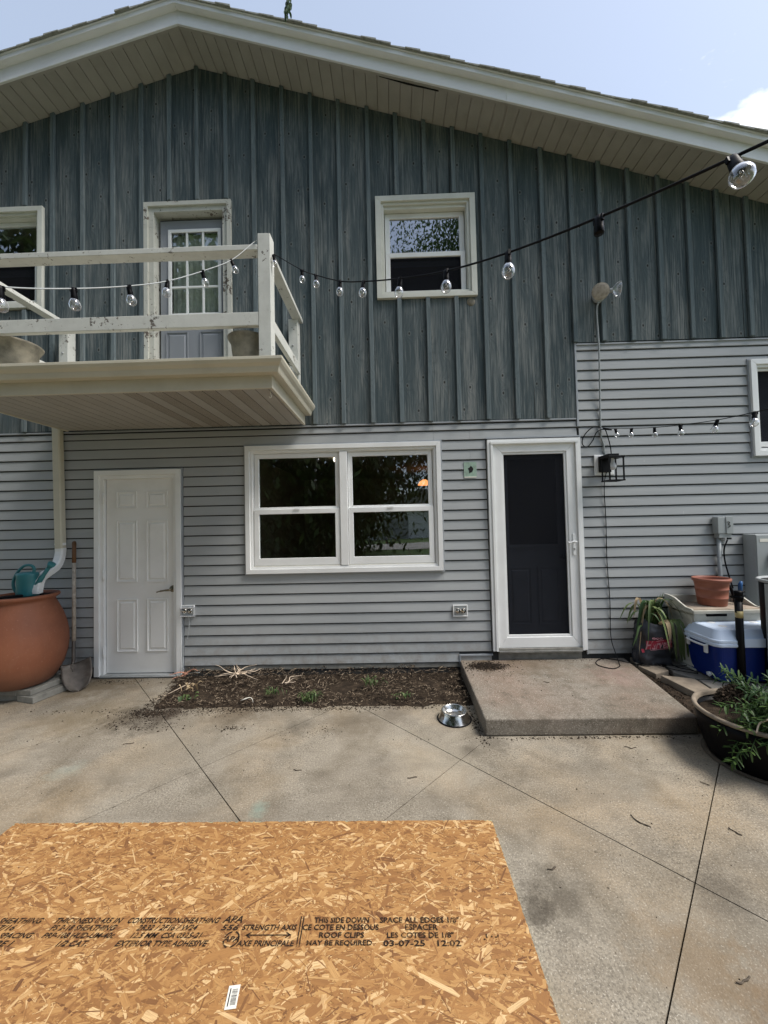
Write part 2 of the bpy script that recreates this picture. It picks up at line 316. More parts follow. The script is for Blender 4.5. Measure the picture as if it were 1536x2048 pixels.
M['concrete'] = concrete('patio_concrete', (0.225, 0.198, 0.158), (0.305, 0.274, 0.222), (0.310, 0.243, 0.162), 0.55, 1.0,
    ((-2.15, -0.80, 0.30, ds, 0.75), (-1.9, -0.86, 0.22, ds, 0.6), (-1.3, -0.72, 0.30, (0.09, 0.065, 0.04), 0.6), (-0.75, -0.98, 0.16, ds, 0.45), (0.63, -2.25, 0.16, ds, 0.55), (1.3, -2.25, 0.18, ds, 0.45),
     (0.48, -1.28, 0.09, ds, 0.6), (0.0, -0.75, 0.3, (0.12, 0.10, 0.08), 0.4), (-0.75, -1.78, 0.07, (0.25, 0.38, 0.32), 0.35), (-2.1, -1.45, 0.12, (0.32, 0.38, 0.33), 0.25), (0.64, -1.15, 0.2, ds, 0.5), (1.25, -1.13, 0.16, ds, 0.4), (1.9, -1.13, 0.14, ds, 0.4),
     (1.25, -2.62, 0.22, (0.14, 0.095, 0.06), 0.6), (0.52, -2.30, 0.10, ds, 0.6), (1.02, -2.50, 0.25, (0.22, 0.155, 0.09), 0.5), (-2.55, -0.75, 0.4, (0.17, 0.135, 0.085), 0.5), (-0.35, -0.92, 0.22, (0.12, 0.095, 0.065), 0.5), (-1.55, -1.25, 0.4, (0.19, 0.165, 0.125), 0.4), (0.25, -1.35, 0.35, (0.36, 0.32, 0.25), 0.35), (-1.85, -0.74, 0.16, (0.045, 0.033, 0.024), 0.85), (-2.9, -0.18, 0.35, (0.15, 0.11, 0.06), 0.6)))
M['landing'] = concrete('landing_concrete', (0.185, 0.165, 0.138), (0.262, 0.240, 0.206), (0.235, 0.170, 0.132), 0.85, 1.7,
    ((0.90, -0.16, 0.20, (0.045, 0.032, 0.022), 0.9), (1.3, -0.07, 0.5, (0.13, 0.095, 0.06), 0.55), (0.85, -0.05, 0.25, (0.15, 0.1, 0.05), 0.5), (2.0, -0.45, 0.3, (0.26, 0.17, 0.15), 0.4)))
t = NT('soil'); o = t.vec(shift=False)
c = t.ramp(t.noise(o, 14, 8, 0.7), (0.3, (0.012, 0.009, 0.007)), (0.5, (0.036, 0.026, 0.018)), (0.72, (0.085, 0.062, 0.042)))
M['soil'] = t.fin(c, 0.95, t.noise(o, 90, 5, 0.7), 1.0, 0.01, spec=0.15)
t = NT('soil_crumb'); at = t.n('ShaderNodeAttribute', attribute_name='tint')
M['crumb'] = t.fin(t.mix(at.outputs['Fac'], (0.012, 0.009, 0.007), (0.125, 0.090, 0.062)), 0.95, spec=0.15)
t = NT('chip'); at = t.n('ShaderNodeAttribute', attribute_name='tint')
M['chip'] = t.fin(t.mix(at.outputs['Fac'], (0.06, 0.042, 0.028), (0.40, 0.32, 0.23)), 0.9, spec=0.2)
t = NT('lawn'); o = t.vec(shift=False)
M['lawn'] = t.fin(t.ramp(t.noise(o, 3, 8, 0.7), (0.3, (0.030, 0.070, 0.015)), (0.7, (0.085, 0.14, 0.03))), 0.9, t.noise(o, 60, 3), 1, 0.03)
M['road'] = simple('asphalt', (0.30, 0.29, 0.27), 0.9, 0.1, 2)

# OSB strands: tone per strand, grain along the strand (uv)
t = NT('osb_strand'); at = t.n('ShaderNodeAttribute', attribute_name='tint'); uv = t.n('ShaderNodeUVMap', uv_map='uv')
gv = t.n('ShaderNodeMapping'); t.L(uv.outputs[0], gv.inputs['Vector']); gv.inputs['Scale'].default_value = (16, 520, 1)
gr = t.noise(gv.outputs[0], 1.0, 4, 0.65)
c = t.ramp(at.outputs['Fac'], (0.0, (0.13, 0.055, 0.022)), (0.12, (0.24, 0.110, 0.038)), (0.42, (0.36, 0.180, 0.060)), (0.72, (0.49, 0.280, 0.105)), (1.0, (0.70, 0.49, 0.25)))
c = t.mix(t.ramp(gr, (0.38, 0.50), (0.58, 0.0)), c, (0.22, 0.105, 0.038))
M['osb'] = t.fin(c, 0.58, gr, 0.5, 0.0012, spec=0.4)
M['osb_base'] = simple('osb_base', (0.36, 0.19, 0.07), 0.7, 0.4, 30)
M['osb_edge'] = simple('osb_edge_green_paint', (0.30, 0.42, 0.27), 0.8, 0.3, 30)
t = NT('stencil_ink'); t.t.nodes.remove(t.b); o = t.vec(shift=False)
df = t.n('ShaderNodeBsdfDiffuse'); df.inputs['Color'].default_value = (0.030, 0.022, 0.018, 1); tr = t.n('ShaderNodeBsdfTransparent')
gm = t.ramp(t.ma('ADD', t.ma('MULTIPLY', t.noise(t.vec((30, 110, 30), shift=False), 1.0, 4, 0.7), 0.6), t.ma('MULTIPLY', t.noise(o, 9, 3), 0.4)), (0.53, 1.0), (0.63, 0.35))
ms = t.n('ShaderNodeMixShader'); t.L(gm, ms.inputs[0]); t.t.links.new(tr.outputs[0], ms.inputs[1]); t.t.links.new(df.outputs[0], ms.inputs[2]); t.t.links.new(ms.outputs[0], t.out.inputs[0])
M['ink'] = t.m

# ---------------------------------------------------------------- geometry helpers
class MB:
    """collects polygons; build() links them as one mesh object"""
    def __init__(s): s.v = []; s.f = []; s.tint = []; s.uv = []; s.smooth = []
    def add(s, vs, fs, tint=None, uvs=None, smooth=False):
        o = len(s.v); s.v += [tuple(p) for p in vs]
        for i, f in enumerate(fs):
            s.f.append(tuple(o + k for k in f)); s.tint.append(0.5 if tint is None else tint); s.smooth.append(smooth)
            s.uv.append(uvs)
        return s
    def box(s, x0, x1, y0, y1, z0, z1, mtx=None, tint=None):
        vs = [Vector((x, y, z)) for x in (x0, x1) for y in (y0, y1) for z in (z0, z1)]
        if mtx is not None: vs = [mtx @ p for p in vs]
        return s.add(vs, [(0, 1, 3, 2), (4, 6, 7, 5), (0, 4, 5, 1), (2, 3, 7, 6), (0, 2, 6, 4), (1, 5, 7, 3)], tint)
    def prism(s, poly, axis, a, b):
        """poly: 2-D points; extruded along axis 'x','y' or 'z' from a to b"""
        n = len(poly)
        def P(p, q):
            if axis == 'x': return (q, p[0], p[1])
            if axis == 'y': return (p[0], q, p[1])
            return (p[0], p[1], q)
        vs = [P(p, a) for p in poly] + [P(p, b) for p in poly]
        fs = [tuple(range(n)), tuple(range(2 * n - 1, n - 1, -1))] + [(i, (i + 1) % n, n + (i + 1) % n, n + i) for i in range(n)]
        return s.add(vs, fs)
    def ring(s, x0, x1, z0, z1, w, y0, y1, wb=None):
        """mitred frame in the wall plane, outer rectangle x0..x1, z0..z1, face width w"""
        wb = w if wb is None else wb
        o = [(x0, z0), (x1, z0), (x1, z1), (x0, z1)]; i = [(x0 + w, z0 + wb), (x1 - w, z0 + wb), (x1 - w, z1 - w), (x0 + w, z1 - w)]
        for k in range(4):
            q = (k + 1) % 4
            s.prism([o[k], o[q], i[q], i[k]], 'y', y0, y1)
        return s
    def tube(s, pts, r, n=8, cap=True, smooth=True, flat=1.0, up=None):
        pts = [Vector(p) for p in pts]; rs = r if isinstance(r, (list, tuple)) else [r] * len(pts)
        vs = []; last = None
        for i, p in enumerate(pts):
            d = (pts[min(i + 1, len(pts) - 1)] - pts[max(i - 1, 0)]).normalized()
            if last is None:
                a = Vector(up) if up else (Vector((0, 0, 1)) if abs(d.z) < 0.9 else Vector((1, 0, 0)))
            else: a = last
            a = (a - d * a.dot(d)); a = a.normalized() if a.length > 1e-6 else d.orthogonal().normalized(); last = a; b = d.cross(a)
            for k in range(n):
                t_ = 2 * math.pi * k / n
                vs.append(p + (a * math.cos(t_) * flat + b * math.sin(t_)) * rs[i])
        fs = [(i * n + k, i * n + (k + 1) % n, (i + 1) * n + (k + 1) % n, (i + 1) * n + k) for i in range(len(pts) - 1) for k in range(n)]
        s.add(vs, fs, smooth=smooth)
        if cap:
            o = len(s.v) - len(vs); m = len(pts)
            for f in (tuple(o + k for k in range(n - 1, -1, -1)), tuple(o + (m - 1) * n + k for k in range(n))):
                s.f.append(f); s.tint.append(0.5); s.smooth.append(False); s.uv.append(None)
        return s
    def lathe(s, prof, c=(0, 0, 0), n=32, sx=1.0, sy=1.0, mtx=None, smooth=True, a0=0.0):
        vs = []
        for (r, z) in prof:
            for k in range(n):
                t_ = 2 * math.pi * k / n + a0
                p = Vector((r * math.cos(t_) * sx, r * math.sin(t_) * sy, z))
                if mtx is not None: p = mtx @ p
                vs.append((p.x + c[0], p.y + c[1], p.z + c[2]))
        fs = [(i * n + k, i * n + (k + 1) % n, (i + 1) * n + (k + 1) % n, (i + 1) * n + k) for i in range(len(prof) - 1) for k in range(n)]
        return s.add(vs, fs, smooth=smooth)
    def build(s, name, mat, parent=None, loc=None, bevel=0, seg=2, label=None, kind=None):
        me = bpy.data.meshes.new(name); me.from_pydata(s.v, [], s.f)
        at = me.attributes.new('tint', 'FLOAT', 'FACE'); at.data.foreach_set('value', s.tint)
        me.polygons.foreach_set('use_smooth', s.smooth)
        if any(u is not None for u in s.uv):
            ul = me.uv_layers.new(name='uv'); li = 0
            flat = []
            for f, u in zip(s.f, s.uv):
                for k in range(len(f)): flat += list(u[k]) if u is not None and k < len(u) else [0, 0]
            ul.data.foreach_set('uv', flat)
        me.materials.append(M[mat] if isinstance(mat, str) else mat)
        me.validate()
        bm = bmesh.new(); bm.from_mesh(me); bmesh.ops.recalc_face_normals(bm, faces=bm.faces) if not any(u is not None for u in s.uv) and len(s.f) < 20000 and kind != 'open' else None
        bm.to_mesh(me); bm.free()
        o = bpy.data.objects.new(name, me); COL.objects.link(o)
        if parent: o.parent = parent
        if loc is not None: o.location = loc
        if bevel:
            b = o.modifiers.new('bevel', 'BEVEL'); b.width = bevel; b.segments = seg; b.limit_method = 'ANGLE'; b.angle_limit = R(40); b.harden_normals = False
        if label: o['label'] = label
        if kind and kind != 'open': o['kind'] = kind
        return o
def empty(name, loc=(0, 0, 0), label=None, cat=None, group=None, kind=None):
    o = bpy.data.objects.new(name, None); COL.objects.link(o); o.location = loc; o.empty_display_size = 0.1
    return tag(o, label, cat, group, kind)
def tag(o, label=None, cat=None, group=None, kind=None):
    if label: o['label'] = label
    if cat: o['category'] = cat
    if group: o['group'] = group
    if kind: o['kind'] = kind
    return o
def dup(o, loc=None, parent=None, rot=None, scale=None):
    c = o.copy(); COL.objects.link(c)
    if parent is not None: c.parent = parent
    if loc is not None: c.location = loc
    if rot is not None: c.rotation_euler = rot
    if scale is not None: c.scale = scale
    return c
def smooth_path(pts, n=6):
    P = [Vector(p) for p in pts]; out = []
    for i in range(len(P) - 1):
        p0 = P[max(i - 1, 0)]; p1 = P[i]; p2 = P[i + 1]; p3 = P[min(i + 2, len(P) - 1)]
        for k in range(n):
            t_ = k / n
            out.append(0.5 * ((2 * p1) + (p2 - p0) * t_ + (2 * p0 - 5 * p1 + 4 * p2 - p3) * t_ ** 2 + (3 * p1 - p0 - 3 * p2 + p3) * t_ ** 3))
    out.append(P[-1]); return out
def text_mb(mb, txt, x, y, z, size, shear=0.0, align='LEFT', bold=0.004, w=1.0, mtx=None):
    cu = bpy.data.curves.new('t', 'FONT'); cu.body = txt; cu.size = size; cu.shear = shear; cu.align_x = align; cu.offset = bold * size
    cu.resolution_u = 2
    o = bpy.data.objects.new('t', cu); COL.objects.link(o)
    dg = bpy.context.evaluated_depsgraph_get(); me = bpy.data.meshes.new_from_object(o.evaluated_get(dg))
    vs = [Vector((v.co.x * w, v.co.y, 0)) for v in me.vertices]
    if mtx is not None: vs = [mtx @ (v + Vector((x, y, z))) for v in vs]
    else: vs = [v + Vector((x, y, z)) for v in vs]
    mb.add(vs, [tuple(p.vertices) for p in me.polygons])
    bpy.data.objects.remove(o); bpy.data.curves.remove(cu); bpy.data.meshes.remove(me)

# ================================================================ SETTING
g = MB(); g.add([(-300, -300, -0.14), (300, -300, -0.14), (300, 300, -0.14), (-300, 300, -0.14)], [(0, 1, 2, 3)])
g.build('ground', 'lawn', kind='structure')
g = MB(); g.box(-60, 60, -25, -18.5, -0.13, -0.10); g.build('road', 'road', kind='structure')

def clip(poly, a, b, c):      # keep a*x+b*y<=c
    out = []
    for i in range(len(poly)):
        p = poly[i]; q = poly[(i + 1) % len(poly)]; dp = a * p[0] + b * p[1] - c; dq = a * q[0] + b * q[1] - c
        if dp <= 0: out.append(p)
        if dp * dq < 0:
            k = dp / (dp - dq); out.append((p[0] + (q[0] - p[0]) * k, p[1] + (q[1] - p[1]) * k))
    return out
patio = MB(); patio.box(-6.2, 5.2, -6.2, 0.05, -0.13, -0.028)
patio_o = patio.build('patio', 'soil', kind='structure')
U = [-11.2, -9.52, -7.81, -6.1, -4.39, -2.68, -0.97, 0.74, 2.45, 4.16, 5.9]; V = [-6.2, -4.6, -3.0, -1.42, 0.19, 1.79, 3.43, 5.05, 6.7, 8.3, 9.9, 11.5]
BED = (-2.08, 0.64, -0.655)
for i in range(len(U) - 1):
    for j in range(len(V) - 1):
        gp = 0.0038
        u0, u1, v0, v1 = U[i] + gp, U[i + 1] - gp, V[j] + gp, V[j + 1] - gp      # u=x+y, v=x-y
        cell = [((u + v) / 2, (u - v) / 2) for u, v in ((u0, v0), (u1, v0), (u1, v1), (u0, v1))]
        for a, b, c in ((-1, 0, 6.0), (1, 0, 5.0), (0, -1, 6.0), (0, 1, 0.0)): cell = clip(cell, a, b, c) if cell else cell
        if len(cell) < 3: continue
        pcs = [clip(cell, 0, 1, BED[2])]
        up = clip(cell, 0, -1, -BED[2])
        if len(up) >= 3: pcs += [clip(up, 1, 0.177, -2.165), clip(up, -1, 0, -BED[1])]
        m = MB()
        for p in pcs:
            if len(p) >= 3: m.prism(p, 'z', -0.027, 0.0)
        if m.f:
            o = m.build('slab', 'concrete', patio_o)
            for q in o.data.polygons: pass

# landing step by the storm door
land = MB()
lp = [(0.66, 0.0), (0.63, -1.13), (2.11, -1.135), (2.30, 0.0)]
land.prism(lp, 'z', 0.002, 0.124)
lo = land.build('concrete_step', 'landing', bevel=0.012, seg=3)
tag(lo, 'low grey concrete landing in front of the white storm door', 'step', kind='structure')

# ================================================================ HOUSE
house = empty('house', (0, 0, 0), 'two storey house gable with blue grey vertical boards above pale lap siding', 'house')
ZR = lambda x, dz=0.0: 6.424 - 0.292 * abs(x + 1.966) + dz
XL, XR, YB = -5.6, 6.2, 8.0
# openings (x0,x1,z0,z1) of the front wall
OP = {'twin': (-1.43, 0.455, 1.09, 2.285), 'up': (-0.035, 0.875, 3.895, 4.83), 'left': (-4.6, -3.67, 3.90, 4.87), 'right': (3.70, 4.45, 2.18, 3.03),
      'd1': (-3.01, -2.215, 0.02, 2.075), 'd2': (-2.475, -1.66, 2.80, 4.86), 'storm': (1.05, 1.87, 0.235, 2.30)}
w = MB()
xs = sorted({XL, XR, -1.966} | {v for o in OP.values() for v in o[:2]})
for a, b in zip(xs, xs[1:]):
    cuts = sorted([(o[2], o[3]) for o in OP.values() if o[0] <= a + 1e-6 and o[1] >= b - 1e-6]); z = -0.1
    for c0, c1 in cuts:
        w.prism([(a, z), (b, z), (b, c0), (a, c0)], 'y', 0.0, 0.13); z = c1
    w.prism([(a, z), (b, z), (b, ZR(b)), (a, ZR(a))], 'y', 0.0, 0.13)
w.box(XL, XL + .13, 0.13, YB, -0.1, ZR(XL) - .02); w.box(XR - .13, XR, 0.13, YB, -0.1, ZR(XR) - .02)
w.prism([(XL, -0.1), (XR, -0.1), (XR, ZR(XR)), (-1.966, ZR(-1.966)), (XL, ZR(XL))], 'y', YB - 0.13, YB)
w.build('wall', 'sheathing', house)
fl = MB(); fl.box(XL + .13, XR - .13, 0.13, YB - .13, 2.50, 2.72); fl.box(XL + .13, XR - .13, 0.13, YB - .13, -0.1, 0.02); fl.box(XL + .13, XR - .13, 0.13, YB - .13, 5.0, 5.06)
fl.build('floor', 'room', house)
iw = MB(); iw.box(-2.0, -1.9, 0.13, 4.4, 0.02, 2.50); iw.box(0.9, 0.98, 0.13, 4.4, 0.02, 2.50); iw.box(-1.9, 0.9, 4.3, 4.4, 0.02, 2.5)
iw.box(-3.4, -3.3, 0.13, 3, 2.72, 5.0); iw.box(1.6, 1.7, 0.13, 3, 2.72, 5.0); iw.box(-3.3, 1.6, 2.9, 3, 2.72, 5.0); iw.box(-1.3, -1.2, 0.13, 2.9, 2.72, 5.0)
iw.build('partition', 'room', house)

# --- vertical boards and battens
BX = [-5.31, -5.01, -4.71, -4.41, -4.11, -3.804, -3.508, -3.185, -2.861, -2.556, -2.253, -1.962, -1.653, -1.360, -1.052, -0.754, -0.462, -0.160, 0.134, 0.430, 0.722, 1.018, 1.310, 1.625, 1.918, 2.210, 2.500, 2.806, 3.100, 3.392, 3.688, 3.985, 4.28, 4.58, 4.88, 5.2]
UO = [(-0.094, 0.937, 3.837, 4.918), (-4.66, -3.608, 3.85, 4.958), (-2.53, -1.605, 2.73, 4.955)]
def col_pieces(x0, x1, zb, extra=0.0):
    """z-intervals of the wall column x0..x1 not covered by window or door trim"""
    segs = [(zb, None)]
    for (a, b, c, d) in UO:
        if a < x1 - 1e-4 and b > x0 + 1e-4:
            new = []
            for (s, e) in segs:
                if c > s + 0.01: new.append((s, c - extra))
                new.append((d + extra, e))
            segs = new
    return segs
rb = random.Random(3)
for a, b in zip(BX, BX[1:]):
    zb = 2.553 if (a + b) / 2 < 1.91 else 3.325
    zb += rb.uniform(-0.004, 0.006)
    edges = sorted({a + .004, b - .004} | {q for o in UO for q in o[:2] if a + .004 < q < b - .004})
    yf = -0.021 + rb.uniform(-.002, .002)
    cols = [(p, q, col_pieces(p, q, zb)) for p, q in zip(edges, edges[1:])]
    if all(len(c[2]) == 2 for c in cols): groups = [[(p, q, s[0]) for p, q, s in cols], [(p, q, s[1]) for p, q, s in cols]]
    else: groups = [[(p, q, s) for p, q, ss in cols for s in ss]]
    for gr_ in groups:
        m = MB()
        for p, q, (s, e) in gr_:
            m.prism([(p, s), (q, s), (q, e if e else ZR(q, -.004)), (p, e if e else ZR(p, -.004))], 'y', yf, -0.001)
        m.build('wall_board', 'board', house)
for x in BX[1:-1]:
    zb = 2.548 if x < 1.90 else 3.318
    if x == 1.918: zb = 3.318
    for s, e in col_pieces(x - .018, x + .018, zb, 0.002):
        if e is not None and e - s < 0.05: continue
        m = MB(); j = rb.uniform(-.003, .003); wv = rb.uniform(.0195, .0225); s2 = s + rb.uniform(0, .012)
        p, q = x - wv + j, x + wv + j
        m.prism([(p, s2), (q, s2), (q, e if e else ZR(q, -.006)), (p, e if e else ZR(p, -.006))], 'y', -0.050, -0.0235)
        m.build('batten', 'batten', house, bevel=0.003, seg=1)
# flashing strips where boards meet siding
m = MB(); m.box(-5.4, 1.905, -0.0245, -0.0005, 2.534, 2.549); m.box(1.93, 5.2, -0.0245, -0.0005, 3.298, 3.314); m.box(1.908, 1.928, -0.028, -0.0005, 2.46, 3.322)
m.build('siding_channel', 'trim_blue', house, bevel=.002, seg=1)

# --- lap siding courses
LO = [(-3.085, -2.145, -0.05, 2.145), (-1.497, 0.522, 1.028, 2.352), (0.978, 1.937, -0.05, 2.362), (3.64, 4.5, 2.105, 3.098), (-3.0, 0.0, -1, -1)]
H = 0.1022
joints = {0: [0.45], 1: [0.82, 0.45], 3: [0.82], 12: [-0.1], 13: [-0.1], 14: [-1.15], 15: [-1.15], 7: [2.6], 8: [2.6]}
def course_prof(z0, z1, ca=None, cb=None):
    pr_ = [(-0.0005, z1 - .0120), (-0.0075, z1 - .0120), (-0.0125, z0 + .052), (-0.0180, z0 + 0.004), (-0.0172, z0), (-0.0005, z0)]
    if ca is not None: pr_ = clip(pr_, 0, -1, -ca)
    if cb is not None: pr_ = clip(pr_, 0, 1, cb)
    return pr_
def course(z0, z1, xa, xb, js=()):
    cuts = sorted({xa, xb} | {v for o in LO for v in o[:2] if xa < v < xb and o[2] < z1 - .003 and o[3] > z0 + .003} | {j for j in js if xa < j < xb})
    runs = []
    for s, e in zip(cuts, cuts[1:]):
        mid = (s + e) / 2; st = 'full'; ca = cb = None
        for (a, b, c, d) in LO:
            if a < mid < b and c < z1 - .003 and d > z0 + .003:
                if c > z0 + .006: cb = c
                elif d < z1 - .006: ca = d
                else: st = None
        if st: runs.append((s, e, ca, cb))
    for s, e, ca, cb in runs:
        gs = .0008 if s in js else 0; ge = .0008 if e in js else 0
        m = MB(); m.prism(course_prof(z0, z1, ca, cb), 'x', s + gs, e - ge); m.build('siding_board', 'siding', house)
k = 0; z = 2.5315
while z > 0.12:
    zb = z - H
    if k == 0: zb = 2.463
    xa, xb = -5.4, 5.2
    if zb < 0.10 + 0.01: zb = 0.104
    if zb < 0.17: course(zb, z, xa, 0.655, joints.get(k, ())); (course(0.172, z, 1.937, 3.3) if z > 0.19 else None)
    else: course(zb, z, xa, 1.905, joints.get(k, ())); course(zb, z, 1.93, xb)
    z = zb; k += 1
z = 2.5315; k = 0
while z < 3.29:
    z1 = min(z + H, 3.297); course(z, z1, 1.93, 5.2); z = z1; k += 1
m = MB(); m.box(-2.145, 0.655, -0.008, -0.001, 0.06, 0.104); m.build('foundation', 'block', house)

# --- casing and windows
def window(x0, x1, z0, z1, w, parts, cream=False, name='window', deep=0.045, wb=None):
    tm = 'trim_cream' if cream else 'vinyl_white'
    m = MB(); m.ring(x0, x1, z0, z1, w * 0.62, -deep, -0.001, wb=wb); m.ring(x0 + w * .62 + .0005, x1 - w * .62 - .0005, z0 + (wb or w * .62) + .0005, z1 - w * .62 - .0005, w * 0.30, -deep * 0.62, -0.001)
    return m.build(name, tm, house, bevel=0.0025)
def sash(win, x0, x1, z0, z1, fw, y, mat='vinyl_white', pane='glass', pane_name='pane', depth=0.035, fb=None):
    m = MB(); m.ring(x0, x1, z0, z1, fw, y, y + depth, wb=fb); m.build('sash', mat, win, bevel=0.003)
    b = fb or fw
    if pane:
        m = MB(); m.box(x0 + fw - .004, x1 - fw + .004, y + depth * .5 - .002, y + depth * .5 + .002, z0 + b - .004, z1 - fw + .004); m.build(pane_name, pane, win)
def jamb(win, x0, x1, z0, z1, w, y0, y1, mat='vinyl_white'):
    m = MB(); m.ring(x0, x1, z0, z1, w, y0, y1); m.build('jamb', mat, win)

# twin lower window
win = window(-1.492, 0.516, 1.034, 2.346, 0.075, None, cream=False)
jamb(win, -1.43, 0.455, 1.09, 2.285, 0.018, -0.012, 0.12)
m = MB(); m.box(-0.519, -0.441, -0.034, 0.10, 1.108, 2.267); m.build('mullion', 'vinyl_white', win, bevel=.003)
m = MB(); m.box(-1.412, -0.519, -0.026, 0.06, 1.0905, 1.112); m.box(-0.441, 0.437, -0.026, 0.06, 1.0905, 1.112); m.build('sill', 'trim_cream', win, bevel=.002)
for (a, b) in ((-1.408, -0.523), (-0.437, 0.431)):
    sash(win, a, b, 1.682, 2.265, 0.045, 0.000, fb=0.030)
    sash(win, a, b, 1.114, 1.690, 0.050, -0.022, fb=0.074)
    m = MB(); m.box((a + b) / 2 - .03, (a + b) / 2 + .03, -0.030, -0.0225, 1.680, 1.692); m.build('latch', 'vinyl_white', win)
# upper window
win = window(-0.093, 0.938, 3.838, 4.917, 0.092, None, cream=True, deep=0.052, wb=0.045)
jamb(win, -0.035, 0.875, 3.895, 4.83, 0.030, -0.012, 0.12, 'trim_cream')
m = MB(); m.box(-0.004, 0.845, -0.012, 0.10, 3.8955, 3.918); m.build('sill', 'trim_cream', win)
sash(win, 0.002, 0.838, 4.345, 4.795, 0.052, 0.040, fb=0.028, pane='glass_hi')
sash(win, 0.002, 0.838, 3.92, 4.352, 0.050, 0.010, fb=0.022, pane='screen', pane_name='screen')
m = MB(); m.box(0.06, 0.78, 0.075, 0.10, 4.255, 4.30); m.build('raised_sash', 'trim_blue', win)
# upper left window
win = window(-4.64, -3.609, 3.868, 4.956, 0.085, None, cream=True, deep=0.052)
jamb(win, -4.575, -3.672, 3.93, 4.893, 0.030, -0.012, 0.12, 'trim_cream')
sash(win, -4.545, -3.700, 4.40, 4.86, 0.040, 0.040, fb=0.03); sash(win, -4.545, -3.700, 3.935, 4.41, 0.045, 0.010, pane='screen', pane_name='screen')
m = MB(); m.box(-4.5, -3.75, 0.075, 0.10, 4.30, 4.36); m.build('raised_sash', 'trim_blue', win)
# right window
win = window(3.648, 4.49, 2.112, 3.090, 0.085, None, deep=0.048)
jamb(win, 3.70, 4.438, 2.164, 3.038, 0.030, -0.012, 0.12)
sash(win, 3.730, 4.41, 2.21, 3.005, 0.022, 0.0, fb=0.05, pane='screen', pane_name='screen')
m = MB(); m.box(3.75, 4.4, 0.09, 0.10, 2.2, 3.0); m.build('blind', 'inner_door', win)

# --- doors
def raised_panels(parent, rects, y, mat, dp=0.010, name='panel'):
    for (a, b, c, d) in rects:
        m = MB(); m.ring(a, b, c, d, 0.008, y - dp * 1.1, y + 0.001); m.ring(a + .008, b - .008, c + .008, d - .008, 0.016, y - dp * 0.15, y + 0.001)
        m.add([(a + .024, y - .001, c + .024), (b - .024, y - .001, c + .024), (b - .024, y - .001, d - .024), (a + .024, y - .001, d - .024),
               (a + .040, y - dp, c + .040), (b - .040, y - dp, c + .040), (b - .040, y - dp, d - .040), (a + .040, y - dp, d - .040)],
              [(0, 1, 5, 4), (1, 2, 6, 5), (2, 3, 7, 6), (3, 0, 4, 7), (4, 5, 6, 7)])
        m.build(name, mat, parent)
# white six-panel door
m = MB(); m.box(-2.972, -2.222, 0.012, 0.055, 0.040, 2.064)
d1 = m.build('door', 'door_white', house, bevel=.002, label='white six panel steel door under the balcony')
raised_panels(d1, [(-2.862, -2.650, 1.736, 1.913), (-2.546, -2.326, 1.736, 1.910), (-2.862, -2.648, 0.974, 1.614), (-2.546, -2.326, 0.970, 1.610), (-2.860, -2.644, 0.258, 0.796), (-2.544, -2.327, 0.260, 0.796)], 0.012, 'door_white')
m = MB(); m.ring(-3.066, -2.164, 0.022, 2.130, 0.050, -0.040, -0.001, wb=0.0005); m.ring(-3.0155, -2.2145, 0.022, 2.0795, 0.036, -0.020, 0.05, wb=0.0005); m.build('door_frame', 'vinyl_white', d1, bevel=.003)
m = MB(); m.box(-3.015, -2.215, -0.035, 0.06, 0.006, 0.034); m.build('threshold', 'dull_metal', d1, bevel=.004)
for z in (1.845, 1.045, 0.262):
    m = MB(); m.box(-2.992, -2.974, -0.024, 0.010, z - .05, z + .05); m.tube([(-2.976, -.026, z - .055), (-2.976, -.026, z + .055)], .007, 8); m.build('hinge', 'vinyl_white', d1)
m = MB(); m.lathe([(0.0, .018), (.020, .018), (.033, .008), (.035, 0), (.035, -.004)], (-2.276, .012, 0.895), 24, mtx=Matrix.Rotation(R(90), 4, 'X'))
m.tube(smooth_path([(-2.276, .0, .893), (-2.276, -.045, .892), (-2.31, -.052, .890), (-2.36, -.052, .884), (-2.408, -.050, .872)]), [.012] * 8 + [.011] * 6 + [.009] * 6 + [.006] * 5, 10); m.build('handle', 'brass', d1)
# balcony door with nine panes
m = MB(); m.ring(-2.407, -1.662, 2.80, 4.815, 0.102, 0.045, 0.085, wb=0.99); m.box(-2.305, -1.764, 0.0465, 0.083, 3.69, 3.7895)
d2 = m.build('door', 'door_grey', house, bevel=.002, label='blue grey balcony door with nine panes')
raised_panels(d2, [(-2.345, -2.112, 2.95, 3.60), (-1.985, -1.750, 2.95, 3.60)], 0.045, 'door_grey', 0.010)
m = MB(); m.ring(-2.318, -1.748, 3.765, 4.712, 0.034, 0.032, 0.0445); m.build('pane_frame', 'vinyl_white', d2, bevel=.003)
m = MB()
for x in (-2.118, -1.944): m.box(x - .009, x + .009, 0.038, 0.056, 3.792, 4.685)
for z in (4.085, 4.385): m.box(-2.29, -1.776, 0.0365, 0.0575, z - .009, z + .009)
m.build('glazing_bar', 'vinyl_white', d2)
xx = [-2.29, -2.118, -1.944, -1.776]; zz = [3.79, 4.085, 4.385, 4.69]
for i in range(3):
    for j in range(3):
        m = MB(); m.box(xx[i] + .006, xx[i + 1] - .006, 0.046, 0.050, zz[j] + .006, zz[j + 1] - .006); m.build('pane', 'glass', d2)
m = MB(); n_ = 60
m.add([(-2.30 + 0.55 * i / n_, 0.105 + 0.006 * math.sin(i * 0.9) + 0.003 * math.sin(i * 2.3), z) for z in (3.76, 4.70) for i in range(n_ + 1)], [(i, i + 1, n_ + 2 + i, n_ + 1 + i) for i in range(n_)], smooth=True); m.build('curtain', 'curtain', d2, kind='open')
